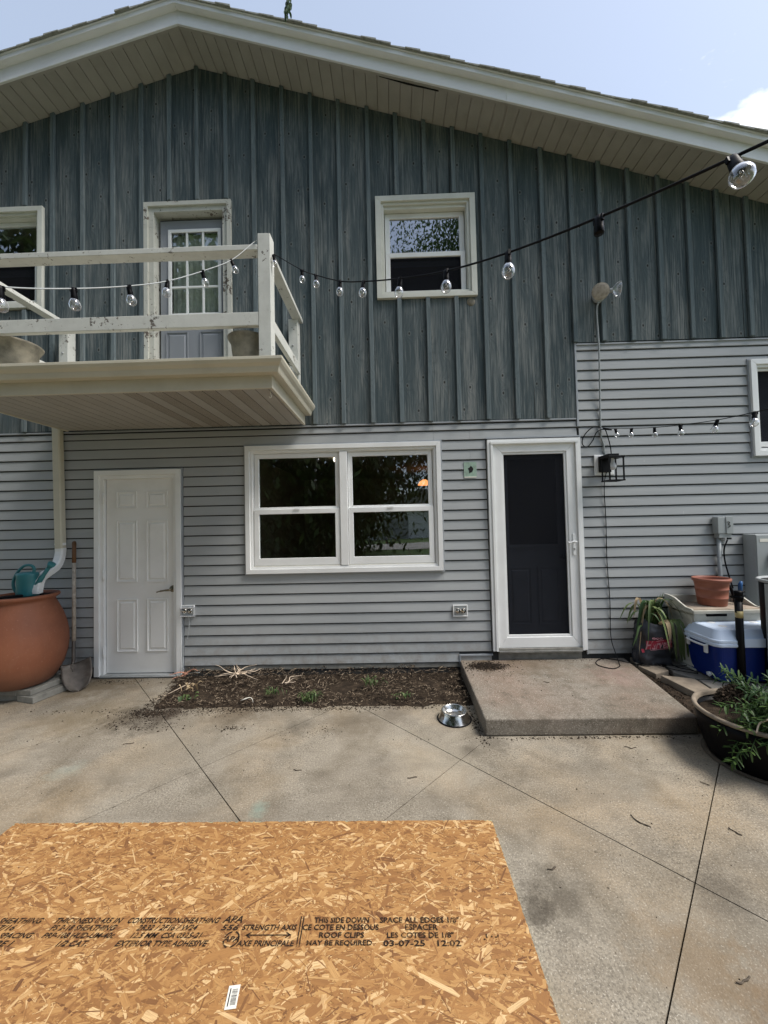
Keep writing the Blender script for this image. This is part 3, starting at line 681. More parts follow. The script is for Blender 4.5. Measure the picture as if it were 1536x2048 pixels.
m = MB(); m.ring(-2.528, -1.606, 2.78, 4.950, 0.042, -0.050, -0.001, wb=0.0005); m.ring(-2.4855, -1.6485, 2.78, 4.9075, 0.052, -0.030, 0.085, wb=0.0005)
m.build('door_frame', 'old_paint_heavy', d2, bevel=.003, label='cracked peeling white door casing')
m = MB(); m.tube([(-1.70, .04, 3.66), (-1.70, -.01, 3.66), (-1.76, -.02, 3.655), (-1.81, -.02, 3.65)], .009, 8); m.build('handle', 'black_metal', d2)
# storm door and the dark door behind
m = MB(); m.ring(1.046, 1.872, 0.246, 2.302, 0.088, -0.030, 0.008, wb=0.105)
d3 = m.build('door', 'vinyl_white', house, bevel=.004, label='white full view storm door with dark screen')
m = MB(); m.ring(1.134, 1.784, 0.351, 2.214, 0.022, -0.020, 0.004); m.build('inner_frame', 'vinyl_white', d3, bevel=.004)
m = MB(); m.box(1.153, 1.765, -0.008, -0.005, 0.370, 2.195); m.build('screen', 'screen', d3)
m = MB(); m.ring(0.990, 1.925, 0.22, 2.346, 0.030, -0.042, -0.001, wb=.0005); m.ring(1.0205, 1.8945, 0.22, 2.3155, 0.022, -0.052, 0.05, wb=.0005); m.box(1.02, 1.90, -.056, -.0445, 2.30, 2.322)
m.build('door_frame', 'vinyl_white', d3, bevel=.003)
m = MB(); m.box(1.05, 1.87, -0.05, 0.13, 0.205, 0.243); m.build('threshold', 'block', d3)
m = MB(); m.ring(1.07, 1.86, 0.25, 2.30, 0.115, 0.075, 0.115, wb=0.99); m.build('inner_door', 'inner_door', d3)
m = MB(); m.ring(1.185, 1.745, 1.24, 2.185, 0.03, 0.062, 0.0745); m.build('inner_door_pane_frame', 'inner_door', d3)
m = MB(); m.box(1.185, 1.745, 0.09, 0.096, 1.24, 2.185); m.build('inner_door_pane', 'dark', d3)
raised_panels(d3, [(1.20, 1.43, 0.45, 1.04), (1.50, 1.73, 0.45, 1.04)], 0.075, 'inner_door', 0.01, 'inner_door_panel')
m = MB(); m.box(1.815, 1.846, -.040, -.030, 1.16, 1.375); m.build('handle_plate', 'vinyl_white', d3, bevel=.009, seg=3)
m = MB(); m.tube(smooth_path([(1.832, -.04, 1.295), (1.832, -.085, 1.296), (1.80, -.09, 1.300), (1.765, -.088, 1.288), (1.742, -.085, 1.296)], 5), .0075, 8); m.build('handle', 'vinyl_white', d3)
m = MB(); m.lathe([(0, .006), (.009, .006), (.010, 0)], (1.831, -.040, 1.225), 12, mtx=Matrix.Rotation(R(90), 4, 'X')); m.build('lock', 'dull_metal', d3)
m = MB(); m.tube([(1.74, .07, 1.14), (1.74, -.0, 1.14)], .02, 12); m.build('knob', 'black_metal', d3)
# L-shaped siding channel at the step
m = MB(); m.box(0.655, 0.990, -.024, -.0005, .172, .186); m.box(0.655, 0.665, -.024, -.0005, .06, .1715); m.box(1.9255, 1.936, -.0255, -.0005, .172, 2.36); m.box(0.978, 1.936, -.0265, -.0005, 2.3605, 2.372); m.build('corner_channel', 'trim_blue', house)
m = MB(); m.box(0.666, 0.978, -.013, -.0005, .104, .1715); m.build('siding_board', 'siding', house)
m = MB(); m.box(1.05, 1.88, -.006, 0.0, 0.12, 0.205); m.build('door_sill_board', 'block', house)
# casing strips round the windows
for (a, b, c, d) in ((-1.507, 0.531, 1.020, 2.360), (3.636, 4.503, 2.100, 3.102), (-3.078, -2.152, 0.03, 2.144)):
    m = MB(); m.ring(a, b, c, d, 0.010, -.0255, -.0005, wb=0.010 if c > .5 else .0005); m.build('siding_channel', 'trim_blue', house)

# --- rake: soffit panels, fascia, drip board, shingles
YF = -0.36
for sgn in (-1, 1):
    n = 40 if sgn < 0 else 78
    pr = None
    sl = math.atan(0.292)
    wdt = 0.1180
    xe = -1.966 + sgn * n * wdt * math.cos(sl)
    for i in range(n):
        # panel lies along the slope, its grooves run front to back
        if pr is None:
            m = MB(); m.box(0.0045, wdt - 0.0045, YF + .02, -0.0, 0.0, 0.010); m.box(-.004, 0.0044, YF + .02, -0.0, 0.009, 0.0105)
            pr = m.build('soffit_panel', 'soffit', house)
            o = pr
        else: o = dup(pr)
        d = i * wdt
        o.location = (-1.966 + sgn * d * math.cos(sl), 0, 6.424 - d * math.sin(sl) - 0.002)
        o.rotation_euler = (0, sl, 0 if sgn > 0 else math.pi)
        if sgn < 0: o.rotation_euler = (0, math.pi - sl, 0); o.scale = (1, 1, -1)
    for (nm, mt, y0, y1, za, zb, bv) in (('soffit_trim', 'soffit', YF + .0005, YF + .02, -0.010, 0.006, 0), ('fascia_board', 'fascia', YF - .02, YF, -0.012, 0.122, .003), ('drip_board', 'fascia', YF - .075, YF + .0, 0.1225, 0.166, .004), ('drip_edge', 'fascia', YF - .085, YF, 0.1665, 0.173, 0)):
        m = MB(); xa, xb = sorted((-1.966, xe))
        split = [xa, xb]
        if nm == 'fascia_board' and sgn > 0: split = [xa, 1.18, xb]
        for p, q in zip(split, split[1:]):
            m = MB(); p2 = p + (.0006 if p != xa or sgn < 0 else 0); m.prism([(p2, ZR(p2, za)), (q, ZR(q, za)), (q, ZR(q, zb)), (p2, ZR(p2, zb))], 'y', y0, y1); m.build(nm, mt, house, bevel=bv)
# sagging gap in the soffit edge
m = MB(); m.prism([(-0.02, ZR(-0.02, -.012)), (0.55, ZR(0.55, -.014)), (0.55, ZR(0.55, -.022)), (0.25, ZR(0.25, -.027))], 'y', YF + .02, YF + .026); m.build('soffit_gap', 'dark', house)
rf = MB(); rf.prism([(XL - .3, ZR(XL - .3, .02)), (-1.966, ZR(-1.966, .02)), (XR + .3, ZR(XR + .3, .02)), (XR + .3, ZR(XR + .3, .172)), (-1.966, ZR(-1.966, .172)), (XL - .3, ZR(XL - .3, .172))], 'y', YF + .002, YB + .3)
rf.build('roof', 'shingle', house)
for sgn in (-1, 1):
    d = 0.0; rs = random.Random(5)
    L_ = 30 if sgn < 0 else 58
    for i in range(L_):
        d0, d1 = d, d + 0.143; d = d1
        xa = -1.966 + sgn * d0 * 0.96; xb = -1.966 + sgn * (d1 + .004) * 0.96; jy = rs.uniform(-.012, .006)
        m = MB(); zA, zB = ZR(xa, 0.1735), ZR(xb, 0.1735)
        m.prism([(xa, zA), (xb, zB), (xb, zB + .016 + rs.uniform(0, .003)), (xa, zA + .009)], 'y', YF - .098 + jy, YB + .3); m.build('shingle', 'shingle', house)
m = MB(); m.prism([(-2.14, ZR(-2.14, .197)), (-1.966, ZR(-1.966, .200)), (-1.79, ZR(-1.79, .197)), (-1.79, ZR(-1.79, .210)), (-1.966, ZR(-1.966, .216)), (-2.14, ZR(-2.14, .210))], 'y', YF - .105, YB + .3); m.build('ridge_cap', 'shingle', house)

# --- balcony
BXL, BXR, BYF = -3.345, -0.858, -1.105
m = MB(); m.box(BXL + .03, BXR - .03, BYF + .03, -0.046, 2.565, 2.745); bal = m.build('balcony', 'old_paint', house, label='small white balcony with two rail guard and almond gutter')
pw = 0.101; x = BXL + .02; i = 0; vent = lambda xc: -2.03 < xc < -1.10
protos = {}
while x < BXR - .02:
    k = 'soffit_vent' if vent(x + pw / 2) and (i % 3 != 2) else 'soffit'
    x1 = min(x + pw, BXR - .004)
    if (k, round(x1 - x, 3)) not in protos:
        m = MB(); m.box(0.0032, x1 - x - .0032, BYF + .003, -0.05, 0, 0.008); protos[(k, round(x1 - x, 3))] = m.build('soffit_panel', k, bal, loc=(x, 0, 2.553)); 
    else: dup(protos[(k, round(x1 - x, 3))], (x, 0, 2.553))
    x += pw; i += 1
m = MB(); m.box(BXL, BXR, BYF, BYF + .022, 2.545, 2.70); m.build('fascia_board', 'gutter', bal, bevel=.003)
m = MB(); m.box(BXR - .022, BXR, BYF + .0225, -0.046, 2.545, 2.70); m.build('fascia_board', 'gutter', bal, bevel=.003)
m = MB(); m.box(BXL, BXL + .022, BYF + .0225, -0.046, 2.545, 2.70); m.build('fascia_board', 'gutter', bal, bevel=.003)
GP = [(0.0, 2.64), (0.060, 2.64), (0.066, 2.655), (0.072, 2.680), (0.092, 2.700), (0.103, 2.722), (0.103, 2.742), (0.094, 2.742), (0.094, 2.724), (0.084, 2.706), (0.064, 2.684), (0.058, 2.65), (0.0, 2.65)]
def gutter_run(P0, P1, n0, n1, m0, m1):
    """K-profile swept from P0 to P1; outward direction n; mitre offsets m per unit outward"""
    m = MB(); vs = []
    for P, mm in ((P0, m0), (P1, m1)):
        for (o_, z) in GP: vs.append((P[0] + n0 * o_ + mm[0] * o_, P[1] + n1 * o_ + mm[1] * o_, z))
    n = len(GP); m.add(vs, [(i, (i + 1) % n, n + (i + 1) % n, n + i) for i in range(n)] + [tuple(range(n)), tuple(range(2 * n - 1, n - 1, -1))])
    m.build('gutter', 'gutter', bal, bevel=0.0015, seg=1)
gutter_run((BXL - .10, BYF - .0005), (BXR, BYF - .0005), 0, -1, (0, 0), (1, 0))
gutter_run((BXR + .0005, BYF - .001), (BXR + .0005, -0.05), 1, 0, (0, -1), (0, 0))
m = MB(); m.box(BXL - .02, BXR + .0, BYF - .0, -0.05, 2.7455, 2.765); m.build('deck', 'old_paint_heavy', bal)
def post(x, y, z1, mat='old_paint', sz=0.095, z0=2.7655):
    m = MB(); m.box(x - sz / 2, x + sz / 2, y - sz / 2, y + sz / 2, z0, z1); return m.build('post', mat, bal, bevel=.004)
post(-0.909, -1.055, 3.722); post(-0.945, -0.092, 3.60); post(-3.30, -0.092, 3.60); post(-3.30, -1.055, 3.722)
for (xx_, yy_) in ((-0.945, -0.142), (-3.30, -0.142)):
    m = MB(); m.lathe([(0, .008), (.009, .007), (.011, 0)], (xx_ - .005, yy_ + .001, 3.33), 8, mtx=Matrix.Rotation(R(90), 4, 'X')); m.build('bolt', 'dull_metal', bal)
def rail(x0, x1, y0, y1, z0, z1, mat='old_paint'):
    m = MB(); m.box(x0, x1, y0, y1, z0, z1); return m.build('rail', mat, bal, bevel=.004)
rail(-3.2515, -0.9575, -1.1015, -1.008, 3.598, 3.640); rail(-3.2515, -0.9575, -1.1005, -1.060, 3.022, 3.125)
rail(-0.955, -0.866, -1.006, -0.045, 3.6015, 3.640); rail(-0.915, -0.876, -1.0065, -0.141, 3.03, 3.125)
rail(-3.345, -3.256, -1.006, -0.045, 3.6015, 3.640); rail(-3.29, -3.251, -1.0065, -0.141, 3.03, 3.125)
m = MB(); m.tube(smooth_path([(-0.90, -1.02, 2.553), (-0.90, -1.02, 2.53), (-0.893, -1.02, 2.512), (-0.903, -1.02, 2.50), (-0.912, -1.02, 2.512)], 4), .0028, 6); m.build('hook', 'label_paper', bal)

# --- downspout
def rect_tube(mb, pts, w_, d_, corr=False):
    P = smooth_path(pts, 5) if corr else [Vector(p) for p in pts]
    vs = []
    for i, p in enumerate(P):
        dv = (P[min(i + 1, len(P) - 1)] - P[max(i - 1, 0)]).normalized(); s_ = Vector((1, 0, 0)); s_ = (s_ - dv * s_.dot(dv)).normalized(); t_ = dv.cross(s_)
        k = 1.0 + (0.035 * (i % 2) if corr else 0)
        for a, b in ((-1, -.7), (-.7, -1), (.7, -1), (1, -.7), (1, .7), (.7, 1), (-.7, 1), (-1, .7)): vs.append(p + s_ * a * w_ / 2 * k + t_ * b * d_ / 2 * k)
    n = 8; mb.add(vs, [(i * n + k, i * n + (k + 1) % n, (i + 1) * n + (k + 1) % n, (i + 1) * n + k) for i in range(len(P) - 1) for k in range(n)])
ds_ = MB(); rect_tube(ds_, [(-3.432, -.058, 2.585), (-3.398, -.058, 1.34)], .083, .062); dso = ds_.build('downspout', 'gutter', house, bevel=0.0)
m = MB(); rect_tube(m, [(-3.400, -.058, 1.40), (-3.397, -.060, 1.28), (-3.388, -.12, 1.165), (-3.372, -.24, 1.105), (-3.355, -.33, 1.06), (-3.348, -.362, .975), (-3.348, -.363, .94)], .083, .060, True); m.build('downspout_elbow', 'vinyl_white', dso)

# --- room seen through the twin window
t_ = empty('ceiling_lamp', (-0.75, 1.6, 2.44), 'small round lit lamp on the ceiling seen through the left lower window', 'lamp')
m = MB(); m.lathe([(0, .0), (.07, .0), (.08, .02), (.08, .05)], (0, 0, 0), 20); m.build('lamp_glass', 'lamp_on', t_)
t_ = empty('pendant_lamp', (0.62, 3.0, 2.2), 'orange pendant lamp glowing inside behind the right lower window', 'lamp')
m = MB(); m.lathe([(.03, .10), (.09, .06), (.12, 0.0)], (0, 0, 0), 20); m.build('lamp_shade', 'lamp_orange', t_)
m = MB(); m.tube([(0, 0, .1), (0, 0, .3)], .004, 6); m.build('cord', 'black_metal', t_)
t_ = empty('wooden_chair', (0.18, 1.1, 0.02), 'brown wooden chair back inside the right lower window', 'chair')
m = MB(); m.box(-.26, .24, 0, .05, .55, 1.32); m.build('backrest', 'wood_warm', t_, bevel=.03)
m = MB(); m.box(-.26, .24, -.5, .05, .42, .50); m.build('seat', 'wood_warm', t_, bevel=.01)
for a in (-.24, .22):
    for b in (-.48, .03):
        m = MB(); m.box(a - .02, a + .02, b - .02, b + .02, 0, .4195); m.build('leg', 'wood_warm', t_)

# ================================================================ OSB sheet on the patio
osb = empty('strand_board', (0, 0, 0), 'sheet of golden oriented strand board with black stencil print lying on the patio', 'board')
OX0, OX1, OY0, OY1 = -1.985, 0.472, -3.10, -1.882
m = MB(); m.box(OX0, OX1, OY0, OY1, 0.001, 0.0118); m.build('board', 'osb_edge', osb)
m = MB(); m.box(OX0 + .002, OX1 - .002, OY0 + .002, OY1 - .002, 0.0118, 0.01188); m.build('face', 'osb_base', osb)
ro = random.Random(11); m = MB(); N = 33000
for i in range(N):
    cx, cy = ro.uniform(OX0, OX1), ro.uniform(max(OY0, -3.1), OY1)
    L_ = min(0.17, max(0.016, ro.lognormvariate(math.log(0.048), 0.52))); wd = min(L_ * 0.5, max(0.0018, ro.lognormvariate(math.log(0.0078), 0.60)))
    a = ro.gauss(0, 34) if ro.random() < 0.85 else ro.uniform(0, 180)
    a = R(a); ca, sa = math.cos(a), math.sin(a)
    tint = min(1, max(0, ro.gauss(0.50, 0.18)))
    q = ro.random()
    if ro.random() < .16: wd = ro.uniform(.0015, .0035); L_ = ro.uniform(.03, .11); tint = ro.choice((.02, .06, .12, .25, .85))
    if q < 0.05: tint = ro.uniform(0.0, 0.14)
    elif q < 0.20: tint = ro.uniform(0.12, 0.34)
    elif q > 0.93: tint = ro.uniform(0.82, 1.0)
    e = [ro.uniform(-.28, .28) * wd for _ in range(6)]
    pts = [(-L_ / 2 + abs(e[0]), -wd / 2), (0, -wd / 2 * ro.uniform(.85, 1.15)), (L_ / 2 - abs(e[1]), -wd / 2 * ro.uniform(.5, 1)), (L_ / 2, wd * ro.uniform(-.1, .4)), (L_ / 2 * .7, wd / 2), (-L_ / 2 * .8, wd / 2 * ro.uniform(.7, 1)), (-L_ / 2, ro.uniform(-.3, .3) * wd)]
    z = 0.0119 + 0.0017 * i / N; tl = ro.uniform(-.0009, .0009) / max(L_, .03); tw = ro.uniform(-.012, .012)
    vs = []
    for (px, py) in pts:
        X_, Y_ = cx + px * ca - py * sa, cy + px * sa + py * ca
        fz = ((i * 7919) % 100) / 100 * .0025; X_ = min(OX1 + fz, max(OX0 - fz, X_)); Y_ = min(OY1 + fz, max(OY0, Y_))
        vs.append((X_, Y_, max(0.01185, z + px * tl * .5 + py * tw)))
    of = ro.uniform(0, 50); uv = [(px + of, py + of) for px, py in pts]
    m.add(vs, [tuple(range(7))], tint, uv)
m.build('strand', 'osb', osb, kind='stuff')
def text_fit(mb, txt, x0, x1, y0, y1, z, shear=0.0, bold=0.020):
    cu = bpy.data.curves.new('t', 'FONT'); cu.body = txt; cu.size = 1; cu.shear = shear; cu.offset = bold; cu.resolution_u = 2
    o = bpy.data.objects.new('t', cu); COL.objects.link(o)
    me = bpy.data.meshes.new_from_object(o.evaluated_get(bpy.context.evaluated_depsgraph_get()))
    X = [v.co.x for v in me.vertices]; Y = [v.co.y for v in me.vertices]; a, b = min(X), max(X); c, d = min(min(Y), 0), max(max(Y), .68)
    mb.add([(x0 + (v.co.x - a) / (b - a) * (x1 - x0), y0 + (v.co.y - c) / (d - c) * (y1 - y0), z) for v in me.vertices], [tuple(p.vertices) for p in me.polygons])
    bpy.data.objects.remove(o); bpy.data.curves.remove(cu); bpy.data.meshes.remove(me)
ROW = {1: (-2.367, -2.3465, -1.559, .00194), 2: (-2.392, -2.372, -1.533, .001904), 3: (-2.418, -2.399, -1.503, .001869), 4: (-2.445, -2.4255, -1.476, .001834)}
PR = [(1, 'RATED SHEATHING', -55, 88, .3), (1, 'THICKNESS 0.435 IN', 115, 250, .3), (1, 'CONSTRUCTION SHEATHING', 262, 446, .3), (1, 'THIS SIDE DOWN', 634, 742, 0), (1, 'SPACE ALL EDGES 1/8"', 763, 918, 0),
      (2, '24/16  7/16', -60, 33, .3), (2, 'PS 2-18 SHEATHING', 105, 238, .3), (2, '2R32 / 2F16 / W24', 281, 402, .3), (2, '556', 450, 484, .2), (2, 'STRENGTH AXIS', 492, 600, .1), (2, 'CE COTE EN DESSOUS', 612, 762, 0), (2, 'ESPACER', 814, 878, 0),
      (3, 'SIZED FOR SPACING', -85, 68, .3), (3, 'PRP-108 HUD-UM-40c', 88, 234, .3), (3, '12.5 MM  CSA 0325-21', 267, 410, .3), (3, 'ROOF CLIPS', 643, 732, 0), (3, 'LES COTES DE 1/8"', 777, 908, 0),
      (4, 'EXPOSURE 1', -80, 28, .3), (4, '1/2 CAT.', 118, 180, .3), (4, 'EXTERIOR TYPE ADHESIVE', 237, 422, .3), (4, 'AXE PRINCIPALE', 480, 594, .1), (4, 'MAY BE REQUIRED', 618, 748, 0), (4, '03-07-25   12:02', 770, 922, 0)]
ZT = 0.0156
for (rw, s_, a, b, sh) in PR:
    y0, y1, k0, k1 = ROW[rw]; m = MB(); text_fit(m, s_, k0 + k1 * a, k0 + k1 * b, y0, y1, ZT, sh); m.build('printed_line', 'ink', osb)
m = MB(); text_fit(m, 'APA', -0.682, -0.606, -2.366, -2.340, ZT, .25); m.build('printed_line', 'ink', osb)
m = MB(); text_fit(m, 'APA', -0.652, -0.592, -2.430, -2.412, ZT, .2)
n = 28
for k in range(n):
    if k in (6, 7, 13, 14, 20, 21): continue
    a, b = 2 * math.pi * k / n, 2 * math.pi * (k + .92) / n
    m.add([(-.622 + r * math.cos(t_), -2.422 + r * math.sin(t_) * .95, ZT) for r in (.0245, .0295) for t_ in (a, b)], [(0, 1, 3, 2)])
m.build('printed_emblem', 'ink', osb)
m = MB(); m.add([(-.575, -2.4095, ZT), (-.405, -2.4095, ZT), (-.405, -2.4065, ZT), (-.575, -2.4065, ZT)], [(0, 1, 2, 3)])
for s_ in (0, 1):
    x0 = -.575 if s_ == 0 else -.405; dx = .02 if s_ == 0 else -.02
    for sg in (-1, 1): m.add([(x0, -2.408, ZT), (x0 + dx, -2.408 + sg * .011, ZT), (x0 + dx, -2.408 + sg * .007, ZT), (x0 + dx * .35, -2.408, ZT)], [(0, 1, 2, 3)])
for x in (-.378, -.368): m.add([(x, -2.447, ZT), (x + .004, -2.447, ZT), (x - .002, -2.343, ZT), (x - .006, -2.343, ZT)], [(0, 1, 2, 3)])
m.build('printed_arrow', 'ink', osb)
m = MB()
for (x, y, a, b) in ((.300, -2.425, .006, .004), (.310, -2.418, .004, .012), (.328, -2.416, .006, .005), (.342, -2.418, .008, .004), (.352, -2.415, .004, .007), (-.17, -2.388, .012, .002)): m.add([(x, y, ZT), (x + a, y, ZT), (x + a, y + b, ZT), (x, y + b, ZT)], [(0, 1, 2, 3)])
m.build('printed_mark', 'ink', osb)
# barcode sticker
st = MB(); SP = [Vector(p) for p in ((-.569, -2.560, 0), (-.533, -2.556, 0), (-.523, -2.617, 0), (-.559, -2.621, 0))]
st.add([(p.x, p.y, .0154) for p in SP] + [(p.x, p.y, .0160) for p in SP], [(0, 1, 2, 3), (4, 5, 6, 7), (0, 1, 5, 4), (1, 2, 6, 5), (2, 3, 7, 6), (3, 0, 4, 7)])
sto = st.build('sticker', 'label_paper', osb, label='small white barcode sticker')
ex = (SP[1] - SP[0]); ey = (SP[3] - SP[0]); m = MB(); rs = random.Random(2); q = .18
while q < .86:
    h = rs.choice((.012, .02, .03)); a = SP[0] + ex * .38 + ey * q; b = a + ex * .48; c = ey * h
    m.add([(p.x, p.y, .0163) for p in (a, b, b + c, a + c)], [(0, 1, 2, 3)]); q += h + rs.choice((.012, .018, .026))
a = SP[0] + ex * .16 + ey * .12; b = a + ex * .10; c = ey * .76; m.add([(p.x, p.y, .0163) for p in (a, b, b + c, a + c)], [(0, 1, 2, 3)])
m.build('barcode', 'ink_sticker', sto)

# ================================================================ garden bed
def bed_h(x, y):
    n = mnoise.fractal(Vector((x * 2.6, y * 3.2, 3.1)), 1.0, 2.0, 4) * .065 + mnoise.fractal(Vector((x * 14, y * 14, 7)), 1.0, 2.0, 4) * .020
    base = 0.022 + 0.055 * max(0, min(1, (y + .60) / .60))
    for (hx, hy, r, d) in ((-1.83, -.42, .12, .06), (-.92, -.38, .20, .045), (-.45, -.30, .22, .07), (.30, -.22, .20, .07), (.45, -.42, .12, .04), (-1.1, -.5, .1, .03)):
        base -= d * math.exp(-((x - hx) ** 2 + (y - hy) ** 2) / (r * r))
    e = min(1, max(0, min((y + .70) / .10, (x + 2.22) / .12))); return base * e + n * (0.3 + .7 * e) + .004
bx0, bx1, by0, by1 = -2.34, 0.655, -0.80, 0.0; nx, ny = 230, 64
vs = []; 
for j in range(ny + 1):
    for i in range(nx + 1):
        x = bx0 + (bx1 - bx0) * i / nx; y = by0 + (by1 - by0) * j / ny
        xl = -2.175 - .177 * y
        edge = mnoise.fractal(Vector((x * 7, y * 7, 0)), 1.0, 2.0, 4)
        e1 = (y + .662 + edge * .045) / .05; e2 = (x - xl + .01 + edge * .10) / .06
        ee = min(e1, e2)
        if ee < 0: z = max(-.02, ee * .02 - .001)
        elif ee < 1: z = z * ee + .0015 * (1 - ee)
        vs.append((x, y, z))
m = MB(); m.add(vs, [(j * (nx + 1) + i, j * (nx + 1) + i + 1, (j + 1) * (nx + 1) + i + 1, (j + 1) * (nx + 1) + i) for j in range(ny) for i in range(nx)], smooth=True)
m.build('soil', 'soil', kind='structure')
rc = random.Random(21)
def blob(mb, x, y, z, r, tint, flat=.7):
    a = rc.uniform(0, 6.28); p = [Vector((math.cos(a + k * 2.094) * r * rc.uniform(.7, 1.2), math.sin(a + k * 2.094) * r * rc.uniform(.7, 1.2), rc.uniform(-.3, .1) * r)) for k in range(3)]
    vs = [Vector((x, y, z)) + q for q in p] + [Vector((x + rc.uniform(-.3, .3) * r, y + rc.uniform(-.3, .3) * r, z + r * flat)), Vector((x, y, z - r * .6))]
    mb.add(vs, [(0, 1, 3), (1, 2, 3), (2, 0, 3), (1, 0, 4), (2, 1, 4), (0, 2, 4)], tint)
cr = MB()
for i in range(11000):
    x, y = rc.uniform(-2.13, .64), rc.uniform(-.68, -.01)
    if x < -2.165 - .177 * y: continue
    blob(cr, x, y, bed_h(x, y), min(.016, rc.lognormvariate(math.log(.0042), .5)), max(0, rc.gauss(.28, .2)))
# crumbs swept onto the concrete and the landing
for (cx, cy, sx, sy, n, z0, r0) in ((-2.02, -.74, .10, .03, 700, 0, .005), (-.9, -.70, .9, .018, 900, 0, .0045), (-2.12, -.55, .03, .15, 260, 0, .005), (-2.1, -.80, .12, .07, 260, 0, .004), (-1.95, -.93, .16, .05, 200, 0, .004), (-1.45, -.72, .25, .035, 420, 0, .004), (-.7, -.71, .6, .025, 330, 0, .0035), (-1.2, -1.0, .5, .2, 120, 0, .003), (-.6, -1.05, .12, .05, 90, 0, .003), (-1.25, -.98, .05, .02, 60, 0, .005),
                                    (.88, -.17, .09, .050, 2400, .124, .0050), (1.0, -.28, .18, .12, 160, .124, .003), (1.15, -.45, .2, .1, 60, .124, .003), (1.5, -.05, .4, .02, 160, .124, .0035), (1.35, -1.155, .45, .012, 380, 0, .004), (.6, -1.0, .02, .12, 160, 0, .005), (.645, -.7, .012, .2, 100, 0, .006), (-2.9, -.1, .3, .04, 220, 0, .004), (1.6, -1.5, .5, .3, 90, 0, .0026), (1.2, -2.1, .6, .5, 90, 0, .0026), (-2.6, -1.1, .5, .3, 70, 0, .003), (1.4, -.7, .5, .3, 90, .124, .0028)):
    for i in range(n):
        x, y = rc.gauss(cx, sx), rc.gauss(cy, sy)
        if z0 > 0 and not (.67 < x < 2.1 and -1.12 < y < -.01): continue
        if z0 == 0 and (y > -.01 or (y > -1.135 and .63 < x < 2.3)): continue
        blob(cr, x, y, z0 + .0005, min(.012, rc.lognormvariate(math.log(r0), .45)), max(0, rc.gauss(.15, .12)))
tag(cr.build('soil_crumbs', 'crumb'), 'dark soil crumbs scattered over the garden bed and swept onto the concrete', 'soil', kind='stuff')
ch = MB()
for i in range(2600):
    x, y = rc.uniform(-2.12, .63), rc.uniform(-.66, -.01)
    if x < -2.15 - .177 * y: continue
    L_ = rc.lognormvariate(math.log(.022), .5); wd = rc.uniform(.0016, .006); a = rc.uniform(0, 3.14); t1 = rc.uniform(-.4, .4); z = bed_h(x, y) + .004
    d = Vector((math.cos(a), math.sin(a), t1)) * L_ / 2; s_ = Vector((-math.sin(a), math.cos(a), rc.uniform(-.5, .5))) * wd / 2; c = Vector((x, y, z))
    ch.add([c - d - s_, c + d - s_ * .4, c + d + s_ * .6, c - d + s_, c - d * .2 + Vector((0, 0, .0015))], [(0, 1, 4), (1, 2, 4), (2, 3, 4), (3, 0, 4)], max(0, min(1, rc.gauss(.42, .28))))
tag(ch.build('wood_chips', 'chip'), 'loose bark chips and dry bits mixed over the soil of the garden bed', 'mulch', kind='stuff')
# roots
def rooty(name, label, cx, cy, z, n, ln, mat, r0, seed, grp=None):
    rr = random.Random(seed); e = empty(name, (cx, cy, z), label, 'root', grp)
    for i in range(n):
        a = rr.uniform(-.5, 3.6) if i % 2 else rr.uniform(0, 6.28); L_ = ln * rr.uniform(.4, 1.1); p = Vector((rr.uniform(-.03, .03), rr.uniform(-.02, .02), .0)); pts = [p.copy()]; d = Vector((math.cos(a), math.sin(a) * .7, rr.uniform(-.05, .7)))
        for k in range(6):
            d = (d + Vector((rr.uniform(-.4, .4), rr.uniform(-.4, .4), rr.uniform(-.35, .15)))).normalized(); p = p + d * L_ / 6; p.z = max(p.z, -.012); pts.append(p.copy())
        m = MB(); P = smooth_path(pts, 3); m.tube(P, [r0 * (1 - .8 * k / len(P)) for k in range(len(P))], 6); m.build('root_strand', mat, e)
    return e
rooty('root', 'pale dug up root with many tangled strands lying on the soil under the siding', -1.52, -.20, .095, 20, .22, 'root', .0055, 4)
rooty('root', 'pink forked root at the corner of the white door frame', -2.05, -.12, .075, 6, .15, 'root_pink', .008, 9)
rooty('root', 'long thin curved root on the soil in the middle of the bed', -1.02, -.36, .065, 4, .26, 'root', .004, 15)
# dried leaf curl
m = MB(); m.tube(smooth_path([(-1.33, -.60, .03), (-1.29, -.605, .045), (-1.25, -.61, .058), (-1.225, -.615, .05), (-1.215, -.62, .02)], 4), [.002, .006, .010, .013, .014, .013, .011, .009, .006, .004, .003, .003, .003, .003, .003, .003, .002], 6, flat=.3)
tag(m.build('dry_leaf', 'label_paper'), 'curled white dry leaf at the front edge of the garden bed', 'leaf')
def ribbon(mb, pts, w0, tint, wmax_at=.4, fold=.25, up=(0, 0, 1)):
    P = smooth_path(pts, 3); n = len(P); vs = []
    for i, p in enumerate(P):
        d = (P[min(i + 1, n - 1)] - P[max(i - 1, 0)]).normalized(); s_ = d.cross(Vector(up)); s_ = s_.normalized() if s_.length > 1e-4 else Vector((1, 0, 0)); u = s_.cross(d)
        t_ = i / (n - 1); ww = w0 * (math.sin(math.pi * min(1, (t_ + .12) / 1.12)) ** .6 if t_ < .999 else .02) 
        vs += [p - s_ * ww + u * ww * fold, p, p + s_ * ww + u * ww * fold]
    mb.add(vs, [(3 * i + k, 3 * i + k + 1, 3 * i + k + 4, 3 * i + k + 3) for i in range(n - 1) for k in (0, 1)], tint, smooth=True)
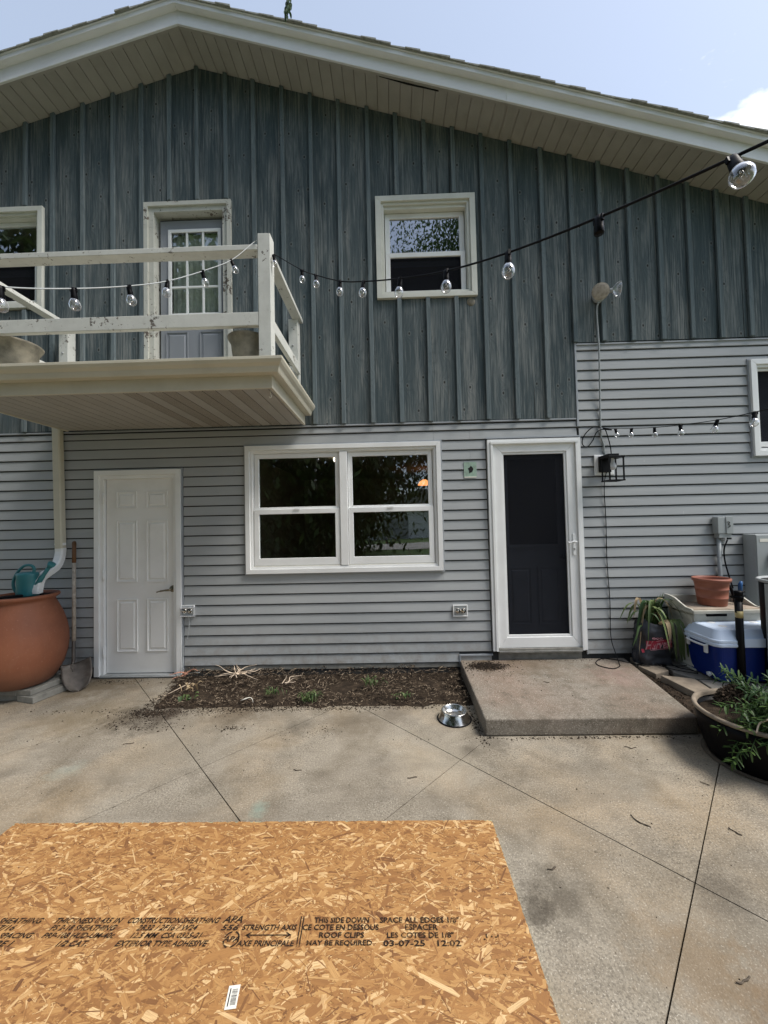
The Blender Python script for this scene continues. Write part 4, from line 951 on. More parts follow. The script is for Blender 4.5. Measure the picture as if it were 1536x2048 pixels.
def weed(label, cx, cy, z, n, h, seed, mat='leaf_weed', w_=.004):
    rr = random.Random(seed); e = empty('weed', (cx, cy, z), label, 'weed'); m = MB()
    for i in range(n):
        a = rr.uniform(0, 6.28); L_ = h * rr.uniform(.5, 1.15); sp = rr.uniform(.2, 1.0); b = Vector((rr.gauss(0, .04), rr.gauss(0, .018), 0))
        dx, dy = math.cos(a) * sp * L_, math.sin(a) * sp * L_
        ribbon(m, [b, b + Vector((dx * .4, dy * .4, L_ * .6)), b + Vector((dx * .8, dy * .8, L_ * .75)), b + Vector((dx * 1.15, dy * 1.15, L_ * .55))], w_ * rr.uniform(.6, 1.5), rr.random())
    m.build('blades', mat, e, kind='open'); return e
weed('low green grassy weed tuft at the front edge of the bed, the brightest one', -.74, -.60, .02, 80, .085, 1, w_=.003)
weed('small green weed in the middle of the bed next to the bright grassy tuft', -1.10, -.50, .03, 36, .07, 21, w_=.003)
weed('dark green leafy weed in front of the hole in the right half of the bed', -.22, -.36, .04, 26, .10, 3, w_=.004)
weed('tiny green weed at the front edge in the right half of the bed', .06, -.58, .03, 30, .05, 5)
weed('yellowing two leaf weed at the left end of the bed', -1.86, -.44, .05, 9, .08, 6, 'leaf_dry', .012)
weed('grey green round leaved seedling at the front left of the bed', -1.80, -.58, .03, 7, .05, 8, 'leaf_weed', .014)
m = MB(); m.tube([(-2.10, -.56, .02), (-1.98, -.38, .05), (-1.93, -.30, .06)], .003, 5); tag(m.build('stick', 'root'), 'straight thin pale stick at the left end of the bed', 'stick')

# twigs on the patio
rt = random.Random(31)
for (lab, x, y, L_, a) in (('curved dark twig in front of the bed gap above the middle joint', .09, -1.547, .06, 5), ('bent thin twig between the two joints on the right patio slab', 1.21, -1.887, .09, -50), ('short twig right of the strand board', .667, -2.139, .04, 15), ('two pronged dark twig near the bottom right corner of the patio', 1.12, -2.536, .06, 10),
                           ('short dark twig on the left patio slab', -1.9, -1.17, .07, 20), ('small curved twig above the green paint streak', -.62, -1.47, .05, -15), ('dark twig on the middle of the concrete landing', 1.30, -.55, .05, -30), ('small dark leaf bit near the right front of the landing', 1.78, -.72, .07, -10), ('dark leaf bit in front of the landing', 1.55, -1.28, .07, -12), ('small twig in front of the planter', 1.75, -1.62, .04, -50), ('short twig near the right joint line', 1.62, -1.95, .05, -60)):
    z = .128 if 'landing' in lab and 'front of the landing' not in lab else .004
    p = []; 
    for k in range(5):
        t_ = k / 4 - .5; p.append(Vector((x, y, z)) + Matrix.Rotation(R(a), 3, 'Z') @ Vector((t_ * L_, rt.uniform(-.10, .10) * L_ + .35 * L_ * (t_ * t_), 0)))
    m = MB(); m.tube(smooth_path(p, 3), [.0028 * rt.uniform(.6, 1.2) for _ in range(13)], 5); tag(m.build('twig', 'bark'), lab, 'twig')

# ================================================================ left group
# concrete blocks under the barrel
bk = [(-3.60, -.42, 0, .50, .16, .055, 4, 'lower grey block of the left stack under the terracotta barrel'), (-3.62, -.44, .0555, .46, .17, .052, 2, 'upper grey block of the left stack under the terracotta barrel'),
      (-3.24, -.34, 0, .20, .40, .058, -14, 'grey block beside the shovel blade under the barrel, lower one'), (-3.32, -.34, .0585, .22, .36, .050, -8, 'upper grey block at the right under the terracotta barrel'), (-3.62, -.16, 0, .5, .2, .108, 0, 'grey block at the wall under the terracotta barrel')]
for (x, y, z, lx, ly, hz, a, lab) in bk:
    m = MB(); m.box(-lx / 2, lx / 2, -ly / 2, ly / 2, .001, hz); o = m.build('block', 'block', loc=(x, y, z), bevel=.006); o.rotation_euler = (0, 0, R(a)); tag(o, lab, 'block', 'blocks under the terracotta barrel')
bar = empty('rain_barrel', (-3.462, -.375, .112), 'large terracotta coloured urn shaped rain barrel under the downspout', 'barrel')
m = MB(); m.lathe([(0, 0), (.19, 0), (.225, .02), (.262, .07), (.306, .16), (.333, .27), (.343, .37), (.340, .46), (.325, .55), (.297, .65), (.262, .735), (.240, .785), (.236, .803), (.250, .815), (.266, .826), (.274, .842), (.267, .856), (.250, .858), (.240, .845), (.236, .80), (.23, .76)], n=56, mtx=Matrix.Diagonal((.965, .965, .957, 1))); m.build('body', 'barrel', bar)
m = MB(); m.lathe([(.237, .796), (.15, .786), (0, .784)], n=40); m.build('lid', 'black_plastic', bar)
m = MB(); m.tube([(-.03, -.215, .08), (-.03, -.27, .08), (-.03, -.285, .065)], .016, 10); m.build('spigot', 'white_plastic', bar)
m = MB(); m.tube(smooth_path([(-3.36, -.28, .915), (-3.44, -.47, .935), (-3.50, -.60, .938), (-3.545, -.675, .91), (-3.60, -.715, .85), (-3.66, -.75, .70), (-3.74, -.74, .5), (-3.85, -.7, .3), (-3.95, -.6, .05)], 6), .011, 10)
tag(m.build('hose', 'rubber'), 'black hose draped over the rim of the terracotta barrel', 'hose')
# watering can
wc = empty('watering_can', (-3.44, -.36, .918), 'teal plastic watering can standing on the terracotta barrel', 'watering can')
m = MB(); m.lathe([(0, 0), (.088, 0), (.092, .01), (.090, .05), (.088, .12), (.090, .185), (.092, .205), (.085, .215), (.050, .222), (0, .224)], n=32, sx=1.0, sy=.8); m.build('body', 'teal', wc)
m = MB(); m.tube(smooth_path([(.058, 0, .205), (.062, 0, .255), (.03, 0, .283), (-.03, 0, .280), (-.085, 0, .235), (-.128, 0, .165), (-.138, 0, .10), (-.118, 0, .045), (-.085, 0, .022)], 5), .0125, 10); m.build('handle', 'teal', wc)
m = MB(); m.tube(smooth_path([(.075, 0, .07), (.125, -.0, .15), (.185, 0, .235), (.215, 0, .27)], 4), [.024] * 3 + [.021] * 3 + [.017] * 4 + [.015] * 3, 12); m.tube([(.205, 0, .258), (.222, 0, .28), (.236, 0, .298)], [.016, .030, .032], 14); m.build('spout', 'teal', wc)
m = MB(); m.tube([(.03, 0, .215), (-.04, 0, .217)], .04, 10, flat=.12); m.build('fill_cap', 'teal', wc)
# shovel
sh = empty('shovel', (-3.20, -.16, 0), 'round point shovel with pale handle and dark rusty blade leaning beside the downspout', 'shovel')
o0 = Vector((-3.20, -.16, 0))
def SL(*p): return Vector(p) - o0
m = MB(); m.tube([SL(-3.262, -.050, 1.395), SL(-3.2525, -.062, 1.19)], .0185, 12); m.tube([SL(-3.2635, -.049, 1.41), SL(-3.262, -.050, 1.396)], [.010, .0183], 12); m.build('grip', 'grip_brown', sh)
m = MB(); m.tube([SL(-3.2524, -.062, 1.19), SL(-3.19, -.135, .42)], [.0165, .0178], 12); m.build('handle', 'fiberglass', sh)
m = MB(); m.tube(smooth_path([SL(-3.191, -.134, .44), SL(-3.178, -.155, .31), SL(-3.168, -.165, .24), SL(-3.155, -.20, .19), SL(-3.12, -.222, .15)], 4), [.0155] * 9 + [.013] * 5 + [.008] * 3, 12); m.build('socket', 'rust_steel', sh)
bd = MB(); ax = (Vector((-2.985, -.315, .003)) - Vector((-3.125, -.185, .235))); Lb = ax.length; ax.normalize()
sidev = Vector((.80, .50, .10)); sidev = (sidev - ax * sidev.dot(ax)).normalized(); nv = ax.cross(sidev).normalized()
if nv.y > 0: nv = -nv
vs = []; nu, nvv = 18, 14
for i in range(nu + 1):
    t_ = i / nu
    wv = .118 * (1.0 if t_ < .35 else math.sqrt(max(0.0, 1 - ((t_ - .35) / .65) ** 2.1)))
    for j in range(nvv + 1):
        s_ = j / nvv * 2 - 1
        p = Vector((-3.125, -.185, .235)) + ax * (t_ * Lb * 1.0) + sidev * (s_ * wv) - nv * (.030 * (1 - s_ * s_) * (1 - .5 * t_)) + nv * (.012 * max(0, .12 - t_) / .12 * abs(s_) * 1.5)
        vs.append(p - o0)
f1 = [(i * (nvv + 1) + j, i * (nvv + 1) + j + 1, (i + 1) * (nvv + 1) + j + 1, (i + 1) * (nvv + 1) + j) for i in range(nu) for j in range(nvv)]
bd.add(vs, f1, smooth=True); bo = bd.build('blade', 'rust_steel', sh, kind='open'); sm = bo.modifiers.new('thickness', 'SOLIDIFY'); sm.thickness = .003

# ================================================================ middle: bowl, outlets, vent patch
bw = empty('dog_bowl', (.452, -.885, 0), 'stainless steel pet bowl beside the concrete landing', 'bowl')
m = MB(); m.lathe([(.126, .006), (.120, .014), (.108, .040), (.098, .064), (.097, .070), (.092, .072), (.088, .068), (.082, .045), (.070, .026), (.040, .020), (0, .019)], n=56); m.build('bowl_shell', 'steel', bw)
m = MB(); m.lathe([(.118, .0005), (.130, .0008), (.132, .006), (.127, .010), (.118, .008)], n=56); m.build('rubber_ring', 'rubber', bw)
def outlet(x, z, label, bubble):
    e = empty('outlet', (x, -.017, z), label, 'outlet', 'outdoor outlets on the lap siding')
    m = MB(); m.ring(-.074, .074, -.059, .059, .012, -.012, 0.001); m.build('mount', 'vinyl_white', e, bevel=.002)
    m = MB(); m.box(-.061, .061, -.008, 0.0, -.046, .046); m.build('cover', 'dull_metal', e, bevel=.003)
    for s_ in (-1, 1):
        m = MB(); m.lathe([(0, .020), (.020, .019), (.027, .010), (.028, 0)], (s_ * .028, -.008, 0), 18, mtx=Matrix.Rotation(R(90), 4, 'X')); m.build('flap', 'steel', e)
        m = MB(); m.tube(smooth_path([(s_ * .028 - .018, -.030, .012), (s_ * .028, -.034, .022), (s_ * .028 + .02, -.030, .006), (s_ * .028 + .008, -.028, -.02)], 3), .0035, 6); m.build('hinge_spring', 'black_metal', e)
    if bubble:
        m = MB(); m.ring(-.055, .085, -.05, .04, .006, -.055, -.012); m.build('cover_hood', 'bulb_glass', e)
    return e
outlet(.674, .625, 'weatherproof double outlet in the siding left of the concrete landing', False)
outlet(-2.105, .672, 'open outlet box at the right edge of the white six panel door frame', True)
m = MB(); m.tube(smooth_path([(-2.09, -.035, .62), (-2.075, -.05, .55), (-2.09, -.05, .42), (-2.13, -.045, .32), (-2.145, -.045, .16), (-2.14, -.06, .05), (-2.0, -.09, .075), (-1.94, -.11, .08)], 6), .0035, 6); tag(m.build('wire', 'dull_metal'), 'thin grey wire hanging from the outlet beside the white door', 'wire')
vp = empty('foam_patch', (.816, -.0142, 2.048), 'mint green foam patch with a dark hole in the siding beside the storm door', 'patch')
m = MB(); m.box(-.064, .064, -.0065, .0, -.079, .079); m.build('patch_board', 'mint', vp)
hp = [(.026 * math.cos(k * .698) * (1 + .3 * math.sin(k * 2.2)) + .004, .033 * math.sin(k * .698) * (1 + .25 * math.cos(k * 3.1))) for k in range(9)]
m = MB(); m.prism(hp, 'y', -.0085, -.0067); m.build('hole', 'dark', vp)
m = MB(); m.box(-.062, .060, -.010, -.001, -.081, -.070); m.build('torn_edge', 'label_paper', vp)
m = MB(); m.lathe([(0, .003), (.042, .003), (.043, 0)], (.873, -.021, 3.785), 26, mtx=Matrix.Rotation(R(90), 4, 'X')); tag(m.build('round_patch', 'pot_stone'), 'pale round plate on the board under the corner of the upper window', 'plate')

# ================================================================ lights on the wall
fd = empty('floodlight', (2.165, -.03, 3.775), 'double head floodlight on the grey boards above the wall lantern', 'floodlight')
m = MB(); m.lathe([(0, .035), (.040, .034), (.055, .020), (.058, 0)], (0, 0, 0), 24, mtx=Matrix.Rotation(R(90), 4, 'X')); m.build('mount', 'grey_paint_metal', fd)
def lamp_head(parent, base, d, r, dark):
    d = Vector(d).normalized(); q = d.to_track_quat('Z', 'Y').to_matrix().to_4x4()
    m = MB(); m.tube([(0, -.03, 0), Vector(base) * .6, base], .009, 8); m.build('arm', 'dull_metal', parent)
    m = MB(); m.lathe([(0, -.01), (.020, -.008), (.022, .04), (.025, .06)], base, 18, mtx=q); h = m.build('socket', 'dull_metal' if dark else 'grey_paint_metal', parent)
    m = MB(); m.lathe([(.022, .058), (.036, .068), (r * .9, .095), (r, .115), (r * 1.03, .125)], base, 26, mtx=q); m.build('reflector', 'white_plastic' if not dark else 'bulb_glass', h)
    m = MB(); m.lathe([(r * 1.02, .124), (r * .8, .130), (r * .4, .134), (0, .135)], base, 26, mtx=q); m.build('lens', 'fiberglass' if not dark else 'bulb_glass', h)
lamp_head(fd, (-.035, -.05, .0), (-.25, -.9, -.25), .078, False); lamp_head(fd, (.045, -.06, .03), (.92, -.30, -.05), .072, True)
m = MB(); m.tube(smooth_path([(2.160, -.05, 3.72), (2.146, -.030, 3.64), (2.142, -.052, 3.3), (2.140, -.05, 3.0), (2.143, -.028, 2.6), (2.142, -.026, 2.36), (2.165, -.026, 2.27), (2.170, -.024, 2.17)], 5), .0085, 8); tag(m.build('conduit', 'grey_paint_metal'), 'thin grey conduit running down the wall from the floodlight to the lantern', 'conduit')
ln = empty('wall_lantern', (2.165, -.017, 2.06), 'black open cage wall lantern with a white bulb right of the storm door', 'lantern')
m = MB(); m.box(-.10, .095, -.010, .0, -.10, .105); m.build('mount_block', 'vinyl_white', ln, bevel=.006)
m = MB(); m.box(-.062, .055, -.035, -.0105, -.075, .085); m.build('back_plate', 'black_metal', ln, bevel=.003)
m = MB(); m.box(-.05, .05, -.175, -.0355, .070, .088); m.build('arm', 'black_metal', ln, bevel=.002)
x0, x1, y0, y1, z0, z1 = -.075, .070, -.22, -.085, -.18, .045
m = MB(); m.box(x0 - .006, x1 + .006, y0 - .006, y1 + .006, z1, z1 + .016); m.box(-.03, .03, -.17, -.12, z1 + .0162, .0698); m.build('cage_top', 'black_metal', ln, bevel=.002)
for a in (x0, x1 - .011):
    for b in (y0, y1 - .011):
        m = MB(); m.box(a, a + .011, b, b + .011, z0 + .0125, z1 - .0005); m.build('cage_bar', 'black_metal', ln)
m = MB()
m.box(x0 - .003, x1 + .003, y0 - .003, y0 + .0135, z0, z0 + .012); m.box(x0 - .003, x1 + .003, y1 - .0135, y1 + .003, z0, z0 + .012); m.box(x0 - .003, x0 + .0135, y0 + .014, y1 - .014, z0, z0 + .012); m.box(x1 - .0135, x1 + .003, y0 + .014, y1 - .014, z0, z0 + .012); m.build('cage_base', 'black_metal', ln)
m = MB(); m.lathe([(.013, .044), (.014, .02), (.018, .0), (.028, -.022), (.030, -.040), (.024, -.058), (.010, -.068), (0, -.07)], (0, -.152, 0), 24); m.build('bulb', 'white_plastic', ln)
# power cord from the lantern plug down to the landing and the stones
cp = [(2.19, -.05, 2.13), (2.195, -.04, 2.05), (2.155, -.028, 1.86), (2.160, -.024, 1.5), (2.155, -.024, 1.1), (2.168, -.024, .7), (2.16, -.03, .35), (2.17, -.08, .20), (2.150, -.17, .130), (2.108, -.24, .129), (2.02, -.285, .129), (1.94, -.22, .129), (1.945, -.14, .129), (2.01, -.065, .129), (2.09, -.03, .130), (2.18, -.075, .130), (2.28, -.16, .125), (2.35, -.245, .133), (2.436, -.21, .140), (2.52, -.14, .140), (2.60, -.15, .137), (2.607, -.30, .137), (2.68, -.37, .137), (2.67, -.44, .137), (2.58, -.40, .140), (2.50, -.30, .137), (2.46, -.22, .142), (2.56, -.26, .140), (2.66, -.27, .137), (2.76, -.24, .137)]
m = MB(); m.tube(smooth_path(cp, 6), .0042, 6); tag(m.build('power_cord', 'rubber'), 'dark power cord hanging from the lantern and looping over the landing and stones', 'cord')
m = MB(); m.tube(smooth_path([(2.14, -.035, 2.440), (2.05, -.04, 2.44), (1.965, -.04, 2.36), (1.945, -.04, 2.28), (1.99, -.04, 2.245), (2.05, -.04, 2.31), (2.09, -.04, 2.39), (2.145, -.037, 2.42), (2.18, -.04, 2.415), (2.205, -.04, 2.33), (2.225, -.04, 2.24), (2.23, -.04, 2.15)], 6), .005, 7)
m.tube([(2.155, -.042, 2.425), (2.225, -.075, 2.405)], [.016, .012], 8, flat=.6); tag(m.build('plug_cord', 'rubber'), 'black looped cord with plug tied to the conduit above the lantern', 'cord')

# ================================================================ string lights
def bulb_proto():
    g_ = MB(); g_.lathe([(.009, -.030), (.0135, -.036), (.0185, -.046), (.0205, -.056), (.0185, -.067), (.012, -.0745), (.004, -.077), (0, -.0772)], n=20)
    s_ = MB(); s_.lathe([(0, .010), (.009, .010), (.0105, .0), (.0115, -.02), (.0125, -.033), (.011, -.036), (0, -.036)], n=12); s_.box(-.004, .004, -.013, .013, -.006, .010)
    f_ = MB(); f_.tube([(-.004, 0, -.036), (-.005, 0, -.055), (-.002, 0, -.059), (.002, 0, -.059), (.005, 0, -.055), (.004, 0, -.036)], .0007, 5)
    f_.tube([(0, 0, -.035), (0, 0, -.048)], [.003, .0015], 6)
    return g_, s_, f_
PROTO = []
def string(label, pts, bulbs, r, mat='rubber', grp='string lights', tilt=None):
    e = empty('string_lights', pts[0], label, 'string lights', grp); o_ = Vector(pts[0])
    m = MB(); m.tube(smooth_path([Vector(p) - o_ for p in pts], 8), r, 7); m.build('cable', mat, e)
    rr = random.Random(len(pts) * 3 + int(abs(pts[0][0] * 10)))
    for i, b in enumerate(bulbs):
        has = len(b) == 3 or b[3]
        if not PROTO:
            g_, s_, f_ = bulb_proto(); so = s_.build('socket', 'black_plastic', e); go = g_.build('bulb', 'bulb_glass', so); fo = f_.build('filament', 'steel', so); PROTO.extend([so, go, fo])
        else:
            so = dup(PROTO[0], parent=e); go = fo = None
            if has: dup(PROTO[1], parent=so); dup(PROTO[2], parent=so)
        so.location = Vector(b[:3]) - o_ + Vector((0, 0, -.008)); tx, ty = (rr.uniform(-8, 8), rr.uniform(-12, 12)) if not tilt else tilt[i]
        so.rotation_euler = (R(tx), R(ty), rr.uniform(0, 3))
    return e
A = [(-0.833, -1.08, 3.570), (-0.574, -1.32, 3.276), (-0.44, -1.52, 3.101), (-0.261, -1.74, 2.911), (-0.115, -1.94, 2.772), (0.064, -2.17, 2.628), (0.234, -2.4, 2.498), (0.391, -2.65, 2.38), (0.552, -2.87, 2.304), (0.711, -3.07, 2.255), (0.80, -3.21, 2.225), (1.1, -3.6, 2.20)]
string('black cable of globe lights from the balcony post to the upper right corner', A, [(-.838, -1.09, 3.56)] + A[1:8] + [(*A[8], False)] + [A[9]], .0034, grp='string lights around the patio',
       tilt=[(0, -10), (0, -5), (5, 5), (0, 3), (0, 8), (4, 6), (0, 2), (-4, 3), (0, 0), (6, 24)])
B = [(-0.955, -1.118, 3.655), (-0.987, -1.13, 3.622), (-1.019, -1.42, 3.291), (-1.087, -1.67, 3.047), (-1.117, -1.97, 2.79), (-1.174, -2.17, 2.637), (-1.258, -2.37, 2.5), (-1.313, -2.6, 2.362), (-1.35, -2.85, 2.25), (-1.4, -3.2, 2.15)]
string('string of globe lights crossing in front of the balcony door to the left edge', B, B[2:8], .0026, 'dull_metal', grp='string lights around the patio', tilt=[(0, -25), (0, -20), (0, 5), (0, -12), (0, -8), (0, -5)])
Cc = [(2.142, -0.06, 2.435), (2.138, -0.2, 2.389), (2.196, -0.42, 2.332), (2.19, -0.72, 2.264), (2.17, -1.02, 2.207), (2.091, -1.42, 2.136), (1.99, -1.77, 2.085), (1.918, -2.05, 2.05), (1.85, -2.4, 2.02)]
string('black string of small globe lights from the conduit along the siding to the right window', Cc, [(2.15, -.26, 2.37)] + Cc[2:7], .0026, grp='string lights around the patio', tilt=[(0, 15), (0, 12), (0, 0), (0, 8), (0, -18), (0, 20)])

# ================================================================ pots on the balcony
def balcony_pot(x, y, z, r, h, label):
    e = empty('flower_pot', (x, y, z), label, 'pot', 'old pots on the balcony')
    m = MB(); m.lathe([(0, 0), (r * .66, 0), (r * .72, .02), (r * .80, h * .5), (r * .84, h * .78), (r * .97, h * .93), (r, h * .98), (r * .97, h), (r * .86, h * .95), (r * .80, h * .80), (0, h * .78)], n=40); m.build('pot_body', 'pot_stone', e); return e
balcony_pot(-1.095, -.93, 2.766, .158, .235, 'old brown flared pot on the balcony beside the corner post')
balcony_pot(-3.03, -.90, 2.766, .19, .27, 'cracked tan flared pot at the left edge of the balcony')
e = empty('weed', (-1.03, -.20, 2.766), 'thin green stems growing behind the pot by the balcony corner post', 'plant'); m = MB(); rr = random.Random(5)
for i in range(26):
    x = rr.uniform(-.12, .05); h = rr.uniform(.25, .5); p = [Vector((x, 0, 0)), Vector((x + rr.uniform(-.03, .03), 0, h * .6)), Vector((x + rr.uniform(-.06, .06), rr.uniform(-.04, .02), h))]
    ribbon(m, p, .002, rr.random() * .5)
    for k in range(5):
        b = p[1].lerp(p[2], rr.random()); a = rr.uniform(0, 6.28); ribbon(m, [b, b + Vector((math.cos(a) * .012, math.sin(a) * .012, .006)), b + Vector((math.cos(a) * .024, math.sin(a) * .024, .004))], .005, rr.random())
m.build('stems', 'leaf_weed', e, kind='open')
m = MB(); rr = random.Random(8)
for i in range(22):
    y = rr.uniform(-.95, -.1); h = rr.uniform(.05, .16); b = Vector((-.80 + rr.uniform(-.02, .02), y, 2.715)); ribbon(m, [b, b + Vector((rr.uniform(-.02, .02), 0, h * .6)), b + Vector((rr.uniform(-.04, .05), rr.uniform(-.03, .03), h))], .0018, rr.random() * .6)
tag(m.build('weed', 'leaf_weed', kind='open'), 'thin dry grass sprouting from the right gutter of the balcony', 'weed')

# ================================================================ electrical boxes
jb = empty('junction_box', (3.285, 0, 1.43), 'small grey junction box with a conduit below on the right siding', 'junction box')
m = MB(); m.box(-.072, .072, -.085, -.017, -.085, .082); m.build('box_body', 'grey_paint_metal', jb, bevel=.005)
m = MB(); m.box(.004, .073, -.092, -.0855, -.086, .083); m.build('cover', 'grey_paint_metal', jb, bevel=.003)
m = MB(); m.ring(-.035, .065, -.145, -.0865, .002, -.075, -.02); m.box(-.058, .062, -.078, -.02, -.125, -.087); m.build('neck', 'grey_paint_metal', jb)
m = MB(); m.tube(smooth_path([(.012, -.095, .03), (.028, -.096, .032), (.034, -.096, .018), (.02, -.096, .010), (.036, -.096, -.002), (.034, -.096, -.018), (.014, -.096, -.022)], 4), .0028, 6); m.build('seal_mark', 'black_metal', jb)
m = MB(); m.tube([(-.035, -.045, -.125), (-.035, -.04, -.55), (-.035, -.04, -.95)], .019, 12); m.build('conduit', 'grey_paint_metal', jb)
m = MB(); m.tube(smooth_path([(.035, -.06, -.12), (.03, -.065, -.15), (-.005, -.07, -.22), (-.012, -.07, -.30), (.005, -.07, -.42), (.04, -.09, -.62)], 5), .0065, 8); m.build('cable', 'rubber', jb)
for z in (-.315, -.60):
    m = MB(); m.tube([(-.062, -.03, z), (-.035, -.064, z), (-.008, -.03, z)], .005, 6); m.build('strap', 'dull_metal', jb)
em = empty('electric_meter', (3.70, 0, 1.0), 'grey electric meter cabinet with round glass meter at the right edge', 'meter')
m = MB(); m.box(-.195, .22, -.150, -.017, -.72, .335); m.build('cabinet', 'grey_paint_metal', em, bevel=.008)
m = MB(); m.box(-.190, .215, -.156, -.1505, -.70, .325); m.build('cover', 'grey_paint_metal', em, bevel=.003)
m = MB(); m.lathe([(.105, 0), (.110, .01), (.108, .025), (.092, .03), (.090, .085), (.080, .10), (.04, .108), (0, .11)], (.02, -.156, .105), 36, mtx=Matrix.Rotation(R(90), 4, 'X')); m.build('meter_dome', 'bulb_glass', em)
m = MB(); m.lathe([(0, .045), (.075, .044), (.085, .03), (.106, .022), (.108, .0)], (.02, -.1565, .105), 36, mtx=Matrix.Rotation(R(90), 4, 'X')); m.build('meter_face', 'dull_metal', em)
m = MB(); m.box(-.160, -.075, -.1585, -.1565, .262, .292); m.build('label_strip', 'label_paper', em)

# ================================================================ right group: soil, stones, cabinet, cooler
m = MB(); rr = random.Random(9); nx, ny = 60, 50; vs = []
for j in range(ny + 1):
    for i in range(nx + 1):
        x = 2.10 + 2.2 * i / nx; y = -1.25 + 1.25 * j / ny; lim = 2.31 + .165 * y
        z = .075 + .018 * mnoise.fractal(Vector((x * 7, y * 7, 0)), 1, 2, 4)
        if x < lim + .01: x = lim + .004
        if y < -1.02: z = z * max(0, (y + 1.25) / .23) + .001
        vs.append((x, y, z))
m.add(vs, [(j * (nx + 1) + i, j * (nx + 1) + i + 1, (j + 1) * (nx + 1) + i + 1, (j + 1) * (nx + 1) + i) for j in range(ny) for i in range(nx)], smooth=True)
m.build('soil', 'soil', kind='structure')
cr2 = MB()
for i in range(900):
    y = rc.uniform(-1.1, -.02); x = 2.31 + .165 * y + abs(rc.gauss(.0, .05)); blob(cr2, x, y, .080, rc.uniform(.003, .010), max(0, rc.gauss(.25, .2)))
for i in range(400):
    x, y = rc.uniform(2.3, 3.3), rc.uniform(-.95, -.05); blob(cr2, x, y, .085, rc.uniform(.003, .008), max(0, rc.gauss(.25, .2)))
tag(cr2.build('soil_crumbs', 'crumb'), 'dark soil crumbs in the gap between the landing and the flat stones', 'soil', kind='stuff')
PV = [([(2.355, .0), (2.31, -.17), (2.52, -.10), (2.60, -.0)], 'paver', .126, 'tan flat stone touching the siding under the black bag'),
      ([(2.305, -.20), (2.335, -.40), (2.50, -.33), (2.545, -.13), (2.515, -.115)], 'paver', .122, 'tan angular flat stone under the cord loop'),
      ([(2.345, -.44), (2.36, -.60), (2.385, -.80), (2.545, -.745), (2.58, -.52), (2.50, -.49)], 'paver', .128, 'largest tan flat stone beside the landing edge'),
      ([(2.52, -.36), (2.60, -.49), (2.80, -.53), (2.80, -.32), (2.58, -.17)], 'paver_grey', .120, 'brown grey flat stone in front of the white cabinet'),
      ([(2.61, -.52), (2.57, -.74), (2.75, -.77), (2.84, -.56)], 'paver_grey', .121, 'grey flat stone at the front left corner of the cooler'),
      ([(2.86, -.56), (2.77, -.78), (2.98, -.82), (3.10, -.57)], 'paver_grey', .119, 'grey flat stone in front of the cooler near the black pole'),
      ([(2.395, -.82), (2.40, -.98), (2.60, -1.0), (2.60, -.77)], 'paver_grey', .117, 'grey flat stone behind the rim of the black planter'),
      ([(2.62, -.77), (2.62, -1.0), (2.86, -1.0), (2.83, -.80)], 'paver_grey', .116, 'grey flat stone behind the green plant'),
      ([(2.55, -.02), (2.60, -.15), (2.83, -.30), (2.83, -.55), (3.4, -.55), (3.4, -.02)], 'paver_grey', .1215, 'wide grey flat stone under the cabinet and the cooler'),
      ([(2.86, -.83), (2.88, -1.0), (3.4, -1.0), (3.4, -.59), (3.12, -.59), (3.01, -.83)], 'paver_grey', .118, 'grey flat stone under the black bin')]
for (pl, mt, z, lab) in PV:
    m = MB(); m.prism([(x, y) for x, y in pl], 'z', .06, z); tag(m.build('flat_stone', mt, bevel=.006), lab, 'stone', 'flat stones beside the landing')
# white cabinet
cb = empty('storage_cabinet', (2.72, -.035, .122), 'old white wooden cabinet with curved side rails against the siding', 'cabinet')
m = MB(); m.box(.012, .60, -.315, 0, .02, .52); m.box(0.0, .612, -.325, .002, 0, .0195); m.build('cabinet_body', 'cabinet', cb, bevel=.003)
m = MB(); m.ring(.0, .0, .0, .0, .0, 0, 0) if False else None
m = MB(); m.box(.003, .0115, -.300, -.265, .03, .50); m.box(.003, .0115, -.035, -.003, .03, .50); m.box(.003, .0115, -.2645, -.0355, .455, .50); m.box(.003, .0115, -.2645, -.0355, .03, .07); m.build('side_panel_frame', 'cabinet', cb, bevel=.002)
m = MB(); m.box(-.02, .63, -.355, .005, .5205, .550); m.build('top_edge', 'cabinet', cb, bevel=.004)
m = MB(); m.box(.0, .61, -.335, -.01, .5505, .556); m.build('top_surface', 'cabinet_top', cb)
for x in (-.020, .612):
    pf = [(.005, .5505), (.005, .640), (-.06, .638), (-.13, .625), (-.20, .592), (-.26, .566), (-.33, .560), (-.335, .5505)]
    m = MB(); m.prism(pf, 'x', x, x + .018); m.build('side_rail', 'cabinet', cb, bevel=.003)
m = MB(); m.box(-.0015, .6115, -.012, .004, .5565, .625); m.build('back_rail', 'cabinet', cb, bevel=.003)
m = MB(); m.box(.12, .30, -.3255, -.315, .490, .512); m.build('vent_grille', 'black_plastic', cb)
for k in range(9):
    pass
